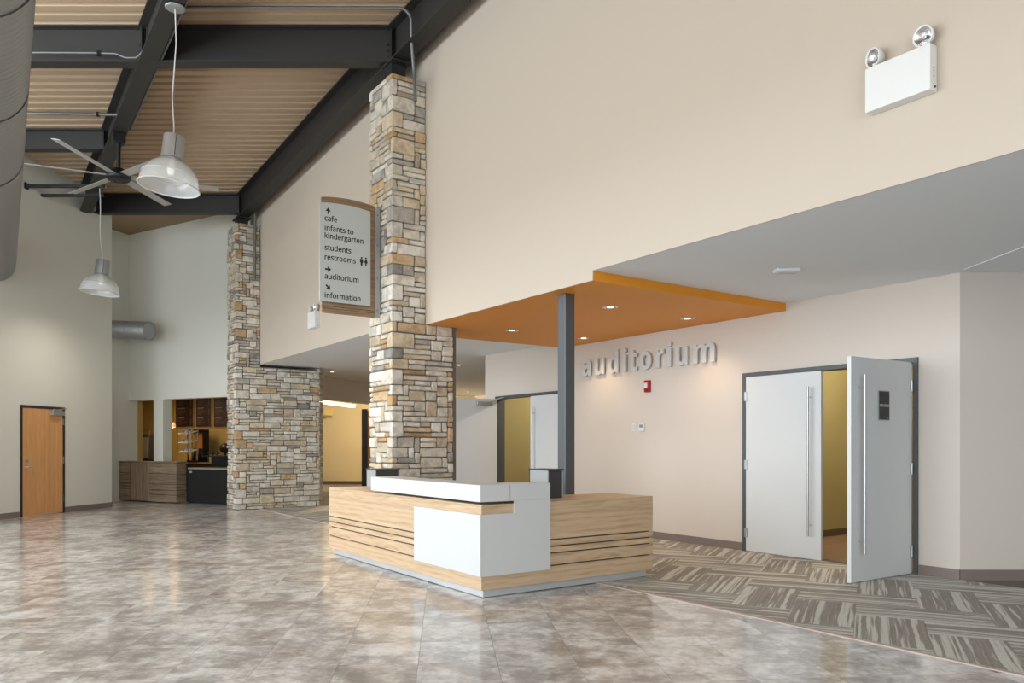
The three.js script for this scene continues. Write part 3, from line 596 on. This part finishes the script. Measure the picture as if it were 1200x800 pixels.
// ------------------------------------------------------------------ lettering and wall fittings on the auditorium wall
{
  const a = onX(683.5, 440.5, XA), b = onX(845, 424, XA), word = 'auditorium', F = font.data, size = 1, sc = size / F.resolution;
  const adv = [...word].map(ch => F.glyphs[ch].ha * sc * 1.12), total = adv.reduce((s, v) => s + v, 0), L = b.z - a.z, k = L / (total - 0.05);
  const o = thing('wall_lettering', 'brushed metal auditorium lettering mounted off the beige wall', 'lettering', [XA - 0.03, (a.y + b.y) / 2, a.z], -Math.PI / 2);
  let x = 0;
  [...word].forEach((ch, i) => { const g = new TextGeometry(ch, { font, size: k, depth: 0.022, curveSegments: 6, bevelEnabled: true, bevelSize: 0.0015, bevelThickness: 0.0015, bevelSegments: 1 }); g.translate(x * k, 0, 0); const m = mesh('letter', g, M.letter, o); mesh('stud', bar(V(x * k + 0.06, 0.1, -0.03), V(x * k + 0.06, 0.1, 0.002), 0.004, 6), M.brushed, m); x += adv[i]; });
}
function wallBox(px, py, w, h, d, name, label, cat, f) { const p = onX(px, py, XA), o = thing(name, label, cat, [XA, p.y, p.z], -Math.PI / 2); f(o); return o; }
wallBox(760, 452.5, 0, 0, 0, 'fire_alarm', 'red fire alarm strobe on the wall below the auditorium lettering', 'alarm', o => {
  mesh('housing', rbx(-0.055, 0.055, -0.09, 0.09, 0, 0.045, 0.006), M.red, o);
  mesh('strobe', rbx(-0.03, 0.03, -0.03, 0.05, 0.04, 0.075, 0.012), M.plastic, o); mesh('grille', rbx(-0.035, 0.035, -0.075, -0.045, 0.04, 0.05, 0.003), std('#7c0f14', 0.5), o);
});
wallBox(743, 500.5, 0, 0, 0, 'light_switch', 'narrow white switch plate left of the thermostat', 'switch', o => { mesh('plate', rbx(-0.04, 0.04, -0.06, 0.06, 0, 0.008, 0.003), M.plastic, o); mesh('rocker', rbx(-0.018, 0.018, -0.035, 0.035, 0.006, 0.013, 0.003), M.white, o); });
wallBox(752.5, 500.5, 0, 0, 0, 'thermostat', 'white thermostat with grey display right of the switch', 'thermostat', o => { mesh('housing', rbx(-0.06, 0.06, -0.06, 0.06, 0, 0.025, 0.006), M.plastic, o); mesh('display', rbx(-0.038, 0.038, -0.005, 0.04, 0.022, 0.027, 0.002), std('#8d948c', 0.3), o); });
wallBox(763, 591, 0, 0, 0, 'power_outlet', 'white power outlet low on the wall behind the desk end', 'outlet', o => { mesh('plate', rbx(-0.04, 0.04, -0.06, 0.06, 0, 0.008, 0.003), M.plastic, o); for (const y of [-0.025, 0.025]) mesh('socket', rbx(-0.017, 0.017, y - 0.015, y + 0.015, 0.006, 0.011, 0.004), M.white, o); });

// ------------------------------------------------------------------ emergency lights on the tall wall
function emergencyLight(z, y, w, h, d, label) {                       // local x to the right, z off the wall
  const o = thing('emergency_light', label, 'emergency light', [XW, y, z], -Math.PI / 2);
  mesh('housing', rbx(-w / 2, w / 2, 0, h, 0, d, 0.006), M.plastic, o);
  mesh('test_button', cyl(0.008, 0.008, 0.006, 0, 0, 0, 12).rotateZ(-Math.PI / 2).translate(w / 2, h * 0.1, d * 0.35), M.greyDark, o);
  mesh('vent_marks', join(...[0, 1, 2, 3].map(k => bx(w / 2 - 0.001, w / 2 + 0.001, h * 0.3 + k * 0.018, h * 0.3 + k * 0.018 + 0.008, d * 0.4, d * 0.6))), M.grey, o);
  for (const s of [-1, 1]) {
    const head = new THREE.Group(); head.name = 'lamp_head'; o.add(head);
    head.position.set(s * w * 0.38, h + 0.068, d * 0.62); head.rotation.set(0.1, s < 0 ? -0.35 : -0.05, 0);
    mesh('shell', lathe([[0, -0.05], [0.045, -0.045], [0.066, -0.005], [0.07, 0.02], [0.066, 0.026], [0.058, 0.02]], 32).rotateX(Math.PI / 2), M.plastic, head);
    mesh('reflector', lathe([[0, -0.015], [0.02, -0.012], [0.045, 0.004], [0.058, 0.02]], 24).rotateX(Math.PI / 2), M.chrome, head);
    mesh('lens', lathe([[0, 0.026], [0.03, 0.025], [0.058, 0.02]], 24).rotateX(Math.PI / 2), M.glass, head);
    mesh('bulb', new THREE.SphereGeometry(0.012, 12, 8), M.brushed, head);
    mesh('neck', cyl(0.018, 0.018, 0.03, s * w * 0.38, h - 0.005, d * 0.6), M.plastic, o);
  }
}
{ const a = onX(1013.5, 108, XW - 0.09), b = onX(1090, 80, XW - 0.09), y0 = onX(1050, 119, XW - 0.09).y, y1 = onX(1050, 66, XW - 0.09).y; emergencyLight((a.z + b.z) / 2, y0, b.z - a.z, y1 - y0, 0.09, 'white twin head emergency light high on the tall beige wall right of the canopy'); }
{ const a = onX(358, 370, XW - 0.1), b = onX(371, 370, XW - 0.1), y0 = onX(365, 384, XW - 0.1).y, y1 = onX(365, 365, XW - 0.1).y; emergencyLight((a.z + b.z) / 2, y0, 0.36, y1 - y0, 0.1, 'white twin head emergency light on the beige wall below the directory sign'); }

// ------------------------------------------------------------------ directory sign on the near pillar
{
  const Zs = -10.04, xL = onZ(372.5, 300, Zs).x, xR = P1.x0 - 0.005, W = xR - xL, yB = onZ(380, 366, Zs).y, yT = onZ(378, 231, Zs).y;
  const o = thing('directory_sign', 'grey directory sign with black lettering on a wood panel, fixed to the near stone pillar', 'sign', [xL, yB, Zs]);
  const arch = (x0, x1, y0, yl, yr, rise) => { const p = [[x0, y0], [x1, y0]]; for (let k = 0; k <= 16; k++) { const t = 1 - k / 16; p.push([x0 + (x1 - x0) * t, yl + (yr - yl) * t + rise * 4 * t * (1 - t)]); } return p; };
  const H = yT - yB;
  mesh('wood_panel', uvm(extr(arch(0.05, W - 0.085, 0, H, H, 0.035), 0.035, 0.002).translate(0, 0, -0.02), { grain: 'x' }), M.walnut, o);
  for (const y of [0.055, 0.085]) mesh('groove', uvm(bx(0.055, W - 0.09, y, y + 0.006, 0.0165, 0.019)), M.black, o);
  const fx1 = onZ(434, 300, Zs + 0.06).x - xL, fy0 = onZ(374, 352, Zs + 0.06).y - yB, fy1 = onZ(374, 237, Zs + 0.06).y - yB;
  const face = mesh('sign_face', uvm(extr(arch(0, fx1, fy0, fy1, fy1, 0.03), 0.012, 0.001).translate(0, 0, 0.05)), std('#b9bcb9', 0.5), o);
  for (const [x, y] of [[0.12, fy0 + 0.1], [fx1 - 0.1, fy0 + 0.1], [0.12, fy1 - 0.12], [fx1 - 0.1, fy1 - 0.12]]) mesh('spacer', cyl(0.012, 0.012, 0.04, 0, 0, 0, 10).rotateX(Math.PI / 2).translate(x, y, 0.012), M.brushed, o);
  mesh('mounting_bar', uvm(bx(W - 0.085, W - 0.01, 0.0, H - 0.02, -0.03, 0.03)), M.alu, o);
  for (const y of [0.1, H * 0.35, H * 0.65, H - 0.12]) mesh('bolt', cyl(0.008, 0.008, 0.006, 0, 0, 0, 8).rotateX(Math.PI / 2).translate(W - 0.05, y, 0.03), M.frame, o);
  const put = (txt, yImg, k = 1) => { const y = onZ(380, yImg, Zs + 0.062).y - yB, g = new TextGeometry(txt, { font: fontR, size: 0.071 * k, depth: 0.002, curveSegments: 4, bevelEnabled: true, bevelSize: 0.0016, bevelThickness: 0.0004, bevelSegments: 1 }); g.computeBoundingBox(); g.translate(0.07 - g.boundingBox.min.x, y, 0.0625); mesh('lettering', g, M.black, face); };
  put('cafe', 258); put('infants to', 269.3); put('kindergarten', 278.4); put('students', 292.3); put('restrooms', 303.5); put('auditorium', 326); put('information', 348.2);
  const arrow = (x, yImg, ang) => { const y = onZ(380, yImg, Zs + 0.062).y - yB, g = extr([[0, 0.055], [-0.05, -0.01], [-0.012, -0.006], [-0.016, -0.055], [0.016, -0.055], [0.012, -0.006], [0.05, -0.01]], 0.002); g.scale(0.78, 0.78, 1); g.rotateZ(ang); g.translate(x, y, 0.0625); mesh('arrow', g, M.black, face); };
  arrow(0.12, 246, 0); arrow(0.12, 314.8, -Math.PI / 2); arrow(0.12, 336, -Math.PI * 0.75);
  // restroom figures
  const y = onZ(380, 303, Zs + 0.062).y - yB;
  for (const [x, skirt] of [[0.6, 0], [0.665, 1]]) {
    const g = join(new THREE.CylinderGeometry(0.013, 0.013, 0.002, 14).rotateX(Math.PI / 2).translate(x, y + 0.085, 0.0635), extr(skirt ? [[x - 0.012, y + 0.065], [x - 0.028, y + 0.02], [x - 0.01, y + 0.02], [x - 0.01, y - 0.02], [x + 0.01, y - 0.02], [x + 0.01, y + 0.02], [x + 0.028, y + 0.02], [x + 0.012, y + 0.065]] : [[x - 0.024, y + 0.068], [x - 0.024, y + 0.02], [x - 0.014, y + 0.02], [x - 0.013, y - 0.02], [x + 0.013, y - 0.02], [x + 0.014, y + 0.02], [x + 0.024, y + 0.02], [x + 0.024, y + 0.068]], 0.002).translate(0, 0, 0.0625));
    mesh('restroom_figure', g, M.black, face);
  }
}

// ------------------------------------------------------------------ ducts
function ductProfile(L, r, step) { const p = [[r - 0.004, 0]]; for (let y = 0.02; y < L - 0.02; y += step) p.push([r, y], [r, y + step * 0.62], [r + 0.008, y + step * 0.74], [r + 0.008, y + step * 0.86], [r, y + step * 0.98]); p.push([r, L]); return p; }
{
  const ang = -33.2 * Math.PI / 180, a = [Math.sin(ang), Math.cos(ang)], p = [Math.cos(ang), -Math.sin(ang)];   // along, across (lat, depth)
  const at = t => camW(-0.24 * p[0] + t * a[0], -0.24 * p[1] + t * a[1], 3.52), A = at(-6.5), B = at(17.75), L = A.distanceTo(B);
  const o = thing('spiral_duct', 'large grey spiral duct running along the lobby into the sage wall', 'duct', [A.x, A.y, A.z]);
  const g = lathe(ductProfile(L, 0.45, 0.1), 48);
  const dir = B.clone().sub(A).normalize(), q = new THREE.Quaternion().setFromUnitVectors(V(0, 1, 0), dir); g.applyQuaternion(q);
  mesh('duct_tube', g, M.galv, o);
  for (const t of [6.4, 8.6, 10.8, 13, 15.2]) { const c = new THREE.CylinderGeometry(0.462, 0.462, 0.03, 48, 1, true).applyQuaternion(q), m = dir.clone().multiplyScalar(t + 2.5); mesh('coupling_ring', c.translate(m.x, m.y, m.z), M.galv, o); }
}
{
  const A = cw(-1.24, 2.9, 0.45), o = thing('small_duct', 'short round spiral duct stub by the cafe wall', 'duct'), a0 = onD(126, 385.5, 19.25), a1 = onD(174, 387.5, 18.9);
  o.position.copy(a0); const L = a0.distanceTo(a1), q = new THREE.Quaternion().setFromUnitVectors(V(0, 1, 0), a1.clone().sub(a0).normalize());
  mesh('duct_tube', lathe(ductProfile(L, 0.215, 0.09), 36).applyQuaternion(q), M.galv, o);
  mesh('end_cap', cyl(0.222, 0.222, 0.04, 0, L - 0.02, 0, 36).applyQuaternion(q), M.galv, o);
}

// ------------------------------------------------------------------ pendants
function pendant(px, py, X, tilt, label) {                            // (px, py): middle of the ceiling canopy on the girder
  let z = -8; for (let k = 0; k < 30; k++) { const y = gC.hAt(z) - gC.H, d = (y - EYE) * FOCAL / (HORIZON - py); z = -d * C + (X - d * S) / C * S; }
  const y = gC.hAt(z) - gC.H - 0.002;
  return { x: X, y, z, d: X * S - z * C };
}
function makePendant(P, rimPx, rimPy, label, power) {
  const rim = onD(rimPx, rimPy, P.d), o = thing('pendant_light', label, 'pendant light', [P.x, P.y, P.z], 0, 'clear dome pendants on the middle girder');
  const drop = P.y - rim.y;                                           // to the rim
  mesh('canopy', lathe([[0, -0.03], [0.1, -0.03], [0.12, -0.015], [0.12, 0], [0, 0]], 32), M.alu, o);
  const R = 0.355, topY = -drop + 0.36, hd = new THREE.Group(); hd.name = 'lamp_shade'; o.add(hd);
  hd.position.set(rim.x - P.x, topY, rim.z - P.z); hd.rotation.set(0.02, 0, -0.1);
  const prof = []; for (let k = 0; k <= 22; k++) { const t = k / 22 * Math.PI / 2; prof.push([R * Math.sin(t) * 0.985, -0.345 * (1 - Math.cos(t))]); }
  const g = lathe([[0.1, 0.0], ...prof.filter(p => p[0] > 0.1), [R * 0.99, -0.352], [R + 0.006, -0.36]], 56); mesh('dome', g, M.acrylic, hd);
  mesh('inner_reflector', lathe([[0.07, 0], [0.16, -0.06], [0.225, -0.15], [0.25, -0.2]], 40), M.acrylic, hd);
  mesh('rim', new THREE.TorusGeometry(R + 0.004, 0.008, 8, 56).rotateX(Math.PI / 2).translate(0, -0.36, 0), M.plastic, hd);
  mesh('band', new THREE.TorusGeometry(R * 0.918, 0.005, 8, 56).rotateX(Math.PI / 2).translate(0, -0.215, 0), M.plastic, hd);
  mesh('ballast_housing', lathe([[0, 0.29], [0.118, 0.29], [0.125, 0.28], [0.13, 0.02], [0.12, 0], [0, 0]], 40), M.alu, hd);
  mesh('housing_seam', bx(-0.004, 0.004, 0.01, 0.28, 0.126, 0.135), M.frame, hd);
  mesh('lamp', lathe([[0, -0.2], [0.035, -0.19], [0.045, -0.12], [0.03, -0.03], [0.03, 0]], 20), glow('#fff6e8', 0.7), hd);
  const e = hd.position.clone().add(V(0, 0.29, 0)), l = e.length();
  mesh('cord', tube([V(0, -0.02, 0), V(0.012, -0.2 * drop, 0), V(-0.01 + e.x * 0.6, -0.5 * drop, e.z * 0.6), V(0.025 + e.x, e.y + 0.1, e.z), V(e.x + 0.02, e.y - 0.01, e.z)], 0.007, 40), M.plastic, o);
  const pl = new THREE.SpotLight('#fff6e8', power, 0, 1.4, 0.9, 2); pl.position.set(rim.x, P.y + topY - 0.385, rim.z); pl.target.position.set(rim.x, 0, rim.z); pl.castShadow = true; scene.add(pl, pl.target);
  mesh('guy_wire', bar(V(0.02, -0.02, 0), V(e.x + 0.01, e.y, e.z), 0.002, 5), M.brushed, o);
}
makePendant(pendant(201.5, 8, 2.09), 201.5, 220, 'clear dome pendant light with silver housing in front of the fan', 24);
makePendant(pendant(119, 217, 2.09), 119, 343, 'clear dome pendant light hanging lower, before the sage wall', 9);

// ------------------------------------------------------------------ ceiling fan
{
  let z = -11, X = 2.05; for (let k = 0; k < 30; k++) { const y = gC.hAt(z) - gC.H, d = (y - EYE) * FOCAL / (HORIZON - 157); z = -d * C + (X - d * S) / C * S; }
  const y = gC.hAt(z) - gC.H, d = X * S - z * C, hub = onD(146, 206, d), o = thing('ceiling_fan', 'large six blade ceiling fan with black motor under the middle girder', 'fan', [X, hub.y, z]);
  mesh('down_rod', cyl(0.035, 0.035, y - hub.y - 0.09, 0, 0.09, 0), M.black, o);
  mesh('mount', rbx(-0.1, 0.1, y - hub.y - 0.16, y - hub.y - 0.002, -0.1, 0.1, 0.01), M.black, o);
  mesh('motor', lathe([[0, 0.11], [0.1, 0.11], [0.13, 0.07], [0.19, 0.05], [0.2, -0.04], [0.17, -0.075], [0, -0.075]], 40), M.black, o);
  for (let k = 0; k < 20; k++) { const a = k / 20 * Math.PI * 2; mesh('cooling_fin', uvm(bx(0.09, 0.165, -0.082, -0.075, -0.006, 0.006).rotateY(a)), M.greyDark, o); }
  for (let k = 0; k < 6; k++) {
    const a = (-5 + k * 60) * Math.PI / 180, lat = Math.sin(a), dp = -Math.cos(a), w = camW(lat, dp, 0), ang = Math.atan2(-w.z, w.x);
    const s = extr([[-0.075, 0.0], [0.075, 0.004], [0.075, 0.01], [0, 0.016], [-0.075, 0.008]], 1.42); s.rotateY(Math.PI / 2); s.rotateX(-0.2); s.translate(0.17, -0.01, 0); s.rotateY(ang);
    mesh('blade', uvm(s), std('#bdbcba', 0.4, { metalness: 0.3 }), o);
  }
}

// ------------------------------------------------------------------ cafe
const cThing = (n, l, c, x, y, z, g) => { const p = cw(x, y, z); return thing(n, l, c, [p.x, p.y, p.z], CB, g); };
{
  const o = cThing('cafe_counter', 'ash wood clad cafe counter with routed grooves under the grey post', 'counter', -1.24, 0, 0.01), W = 2.12, D = 0.29;
  mesh('top', uvm(rbx(-0.0, W + 0.01, 0.985, 1.01, 0, D + 0.01, 0.003)), M.ash, o);
  mesh('body', uvm(bx(0.01, W - 0.02, 0.02, 0.985, 0.005, D - 0.02)), std('#2b2520', 0.8), o);
  const lev = [0.02, 0.2, 0.32, 0.39, 0.46, 0.72, 0.985];
  for (let k = 0; k < 6; k++) {
    mesh('board', uvm(rbx(1.15, W, lev[k], lev[k + 1] - 0.012, D - 0.02, D, 0.002), { off: [rnd(), rnd()] }), M.ash, o);
    mesh('board', uvm(rbx(W - 0.02, W, lev[k], lev[k + 1] - 0.012, 0, D - 0.02, 0.002), { off: [rnd(), rnd()] }), M.ash, o);
    mesh('board', uvm(rbx(0, 0.42, lev[k], lev[k + 1] - 0.012, D - 0.02, D, 0.002), { off: [rnd(), rnd()] }), M.ash, o);
  }
  for (let k = 0; k < 3; k++) mesh('board', uvm(rbx(0.43 + k * 0.24, 0.43 + k * 0.24 + 0.236, 0.03, 0.98, D - 0.03, D - 0.008, 0.002), { grain: 'y', off: [rnd(), rnd()] }), M.ash, o);
}
{
  const o = cThing('display_case', 'black refrigerated display case in the cafe opening', 'display case', 0.95, 0, -0.55);
  mesh('cabinet', rbx(0, 1.75, 0.02, 0.82, 0, 0.62, 0.01), M.case, o);
  mesh('plinth', uvm(bx(0.05, 1.7, 0, 0.02, 0.05, 0.55)), M.black, o);
  mesh('countertop', rbx(0.1, 1.8, 0.83, 0.87, -0.1, 0.66, 0.006), std('#8d8270', 0.3), o);
  mesh('service_shelf', rbx(-0.1, 0.75, 1.12, 1.15, -0.3, 0.1, 0.004), M.black, o);
  mesh('shelf_back', uvm(bx(-0.1, 0.72, 0.87, 1.12, -0.3, -0.26)), M.black, o);
  mesh('logo_badge', cyl(0.05, 0.05, 0.006, 0, 0, 0, 20).rotateX(Math.PI / 2).scale(1, 0.5, 1).translate(0.16, 0.76, 0.622), M.alu, o);
}
const menuTex = (() => {
  const c = document.createElement('canvas'); c.width = 256; c.height = 384; const x = c.getContext('2d');
  x.fillStyle = '#2a1713'; x.fillRect(0, 0, 256, 384); let s = 5; const r = () => (s = (s * 16807) % 2147483647) / 2147483647;
  for (let b = 0; b < 3; b++) { x.fillStyle = '#8d7a6c'; x.fillRect(20, 24 + b * 122, 90 + r() * 60, 9); x.fillStyle = '#6d5c52'; for (let k = 0; k < 6; k++) { x.fillRect(20, 44 + b * 122 + k * 13, 60 + r() * 90, 4); x.fillRect(212, 44 + b * 122 + k * 13, 20, 4); } }
  const t = new THREE.CanvasTexture(c); t.colorSpace = THREE.SRGBColorSpace; return t;
})();
[[206.5, 228, 'dark brown menu board beside the glowing amber pendant, first from the grey post'], [230, 249, 'middle dark brown menu board on the cafe back wall'], [251, 270, 'dark brown menu board nearest the far stone pillar']].forEach(([p0, p1, lb]) => {
  const z = -3.145, x0 = cX(p0, z), w = cX(p1, z) - x0, o = cThing('menu_board', lb, 'menu board', x0, cY(500, x0, z), z, 'cafe menu boards');
  mesh('frame', rbx(0, w, -0.03, 0.95, 0, 0.03, 0.004), M.walnut, o);
  const p = new THREE.PlaneGeometry(w - 0.06, 0.92); p.translate(w / 2, 0.46, 0.0315); mesh('printed_face', p, std('#ffffff', 0.5, { map: menuTex }), o);
});
// back counter with machines
{
  const o = cThing('back_counter', 'dark back counter along the yellow cafe wall', 'counter', -5.6, 0, -3.14);
  mesh('cabinet', uvm(bx(0, 5.4, 0, 0.88, 0.02, 0.6)), std('#33241b', 0.6), o); mesh('worktop', rbx(0, 5.42, 0.88, 0.92, 0, 0.65, 0.005), std('#8d8270', 0.35), o);
}
{
  const z = -2.7, x0 = cX(227, z), w = cX(238.5, z) - x0, o = cThing('coffee_brewer', 'steel coffee brewer with warm lit panel beside the cup rack', 'brewer', x0, 0.92, z);
  mesh('housing', uvm(join(bx(0, w, 0, 0.95, -0.2, 0.0), bx(0, w, 0.85, 0.95, 0, 0.25), bx(0, w, 0, 0.06, 0, 0.25))), M.black, o);
  for (const x of [0.02, w / 2, w - 0.02]) mesh('pillar_rail', uvm(bx(x - 0.015, x + 0.015, 0.06, 0.85, 0.2, 0.24)), M.chrome, o);
  mesh('panel', uvm(bx(0.03, w - 0.03, 0.4, 0.85, 0.005, 0.02)), std('#c87a30', 0.4), o);
  for (const x of [w * 0.27, w * 0.73]) mesh('carafe', lathe([[0, 0.06], [0.06, 0.06], [0.065, 0.15], [0.035, 0.22], [0.04, 0.25]], 20).translate(x, 0, 0.1), M.black, o);
}
{
  const z = -0.75, x0 = cX(208, z), w = cX(221, z) - x0, y0 = 1.16, o = cThing('cup_rack', 'tiered clear rack of stacked cups above the display case', 'rack', x0, y0, z), h = cY(500, x0, z) - y0;
  for (const [x, q] of [[0, 0], [w, 0], [0, -0.3], [w, -0.3]]) mesh('upright', uvm(bx(x - 0.008, x + 0.008, 0, h, q - 0.008, q + 0.008)), M.brushed, o);
  for (const y of [0.06, 0.06 + h * 0.33, 0.06 + h * 0.66]) { const q = uvm(bx(-0.01, w + 0.01, 0, 0.012, -0.3, 0.0)); q.rotateX(0.25); q.translate(0, y, 0); mesh('shelf', q, M.plastic, o); for (let j = 0; j < 3; j++) mesh('cup_stack', cyl(0.03, 0.04, 0.07, 0.05 + j * (w - 0.1) / 2, y + 0.04, -0.14, 14), M.grey, o); }
}
{
  const z = -2.3, x0 = cX(160, z), w = cX(180, z) - x0, o = cThing('espresso_machine', 'dark steel espresso machine seen through the left cafe opening', 'machine', x0, 0.92, z);
  mesh('body', rbx(0, w, 0.06, 0.82, -0.3, 0.15, 0.02), std('#5c5650', 0.35, { metalness: 0.6 }), o);
  mesh('steel_door', rbx(w * 0.5, w - 0.02, 0.1, 0.72, 0.15, 0.18, 0.01), M.alu, o); mesh('drip_tray', rbx(0.02, w, 0, 0.06, -0.3, 0.22, 0.005), M.black, o); mesh('cup_rail', bar(V(0.02, 0.92, 0.1), V(w - 0.02, 0.92, 0.1), 0.008), M.chrome, o);
  for (const x of [0.05, w - 0.05]) mesh('rail_post', bar(V(x, 0.81, 0.1), V(x, 0.92, 0.1), 0.006), M.chrome, o);
}
{
  const z = -2.65, o = cThing('grinder', 'dark coffee grinder left of the espresso machine', 'grinder', cX(153.5, z), 0.92, z);
  mesh('body', rbx(-0.14, 0.14, 0, 0.5, -0.12, 0.14, 0.02), M.black, o); mesh('hopper', lathe([[0.04, 0.5], [0.11, 0.62], [0.11, 0.72], [0.105, 0.73], [0, 0.73]], 24), std('#3a332c', 0.2), o);
}
{
  const z = -2.7, o = cThing('drink_dispenser', 'dark round headed dispenser on the cafe back counter', 'dispenser', cX(264, z), 0.92, z);
  mesh('head', new THREE.SphereGeometry(0.2, 20, 14).scale(1, 0.75, 0.5).translate(0, 0.4, 0), M.black, o); mesh('stem', cyl(0.03, 0.03, 0.3, 0, 0, 0), M.black, o);
}
for (let k = 0; k < 7; k++) {
  const z = -2.85 + (k % 2) * 0.12, o = cThing('syrup_bottle', 'small bottle standing on the cafe back counter', 'bottle', cX(244 + k * 2.6, z), 0.92, z, 'bottles on the cafe back counter'), h = rr(0.16, 0.3);
  mesh('body', lathe([[0, 0], [0.035, 0], [0.035, h * 0.6], [0.015, h * 0.8], [0.014, h]], 14), k % 2 ? std('#c9b68a', 0.3) : std('#5a4632', 0.3), o); mesh('cap', cyl(0.016, 0.016, 0.025, 0, h, 0, 10), M.black, o);
}
for (const [px, py, d, lb] of [[164, 493, 21.6, 'small glowing amber pendant in the left cafe opening'], [203.5, 498.5, 21.9, 'small glowing amber pendant beside the menu boards']]) {
  const p = onD(px, py, d), o = thing('cafe_pendant', lb, 'pendant light', [p.x, p.y, p.z]);
  mesh('shade', lathe([[0.02, 0.09], [0.04, 0.06], [0.055, 0], [0.05, -0.05]], 20), glow('#ffb060', 0.7), o); mesh('cord', cyl(0.004, 0.004, 2.9 - p.y - 0.09, 0, 0.09, 0, 6), M.black, o);
  const l = new THREE.PointLight('#ffdcae', 0.5, 0, 2); l.position.set(p.x, p.y, p.z); l.shadow.radius = 2; l.castShadow = true; scene.add(l);
}

{  // unseen ceiling panel added to give the cafe room more light
  const o = cThing('added_cafe_light_panel', 'added unseen warm light panel brightening the cafe from its ceiling', 'ceiling light', -2.4, 2.9, -1.7);
  mesh('frame', rbx(-0.62, 0.62, -0.03, 0, -0.62, 0.62, 0.005), M.plastic, o); mesh('diffuser', uvm(bx(-0.58, 0.58, -0.035, -0.028, -0.58, 0.58)), glow('#ffe0b0', 0.8), o);
  const l = new THREE.RectAreaLight('#ffdfb4', 4.5, 1.16, 1.16); l.position.copy(cw(-2.4, 2.85, -1.7)); l.rotation.set(-Math.PI / 2, 0, 0); scene.add(l);
}
// ------------------------------------------------------------------ passage light, exit box, added unseen lamps for the rooms behind
{
  const a = onD(378, 473, 22.6), b = onD(414, 473, 25), L = a.distanceTo(b), o = thing('linear_light', 'warm white linear ceiling light in the passage between the pillars', 'ceiling light', [a.x, 2.62, a.z], Math.atan2(-(b.z - a.z), b.x - a.x));
  mesh('housing', uvm(bx(-0.3, L, 0.05, 0.1, -0.09, 0.09)), M.plastic, o); mesh('diffuser', rbx(-0.28, L - 0.02, 0, 0.05, -0.07, 0.07, 0.01), glow('#fff0d0', 2.4), o);
  for (const x of [0, L - 0.2]) mesh('hanger', cyl(0.005, 0.005, CEIL - 2.72, x, 0.1, 0, 6), M.alu, o);
  const l = new THREE.RectAreaLight('#ffe6b8', 10, L, 0.14), m = a.clone().add(b).multiplyScalar(0.5); l.position.set(m.x, 2.6, m.z); l.rotation.set(-Math.PI / 2, 0, Math.atan2(-(b.z - a.z), b.x - a.x)); scene.add(l);
  const e = onD(385, 482.5, 27.9), x = thing('exit_box', 'pale square wall box under the linear light', 'box', [e.x, e.y, e.z], -TH); mesh('housing', rbx(-0.17, 0.17, -0.14, 0.14, 0, 0.08, 0.01), paint(190, 168, 112), x); mesh('cover', rbx(-0.15, 0.15, -0.12, 0.12, 0.07, 0.09, 0.006), paint(190, 168, 112), x);
}
for (const [px, d] of [[405, 25.2], [470, 25.6]]) {  // two lamps added out of view, above the header, to brighten the passage
  const p = onD(px, 450, d), o = thing('added_hall_lamp', 'added unseen ceiling lamp brightening the passage behind the pillars', 'ceiling light', [p.x, CEIL, p.z], 0, 'added passage fill lamps'); mesh('base', cyl(0.16, 0.16, 0.02, 0, -0.02, 0), M.alu, o); mesh('diffuser', lathe([[0, -0.08], [0.1, -0.07], [0.15, -0.02]], 24), glow('#ffe9c4', 1.5), o);
  const l = new THREE.PointLight('#ffeccb', 17, 0, 2); l.position.set(p.x, CEIL - 0.14, p.z); l.castShadow = true; scene.add(l);
}
for (const [D, lb] of [[D1, 'added unseen fill lamp inside the auditorium doorway with the welcome plate'], [D2, 'added unseen fill lamp inside the auditorium doorway beyond the desk']]) {  // unseen lamps added to light the rooms behind the auditorium doors
  const o = thing('added_vestibule_lamp', lb, 'ceiling light', [10.4, CEIL, (D[0] + D[1]) / 2]); mesh('base', cyl(0.16, 0.16, 0.02, 0, -0.02, 0), M.alu, o); mesh('diffuser', lathe([[0, -0.08], [0.1, -0.07], [0.15, -0.02]], 24), glow('#ffe0a0', 1.5), o);
  const l = new THREE.PointLight('#fff2df', 9, 0, 2); l.position.set(10.4, CEIL - 0.14, (D[0] + D[1]) / 2); l.castShadow = true; scene.add(l);
}

renderer.render(scene, camera);
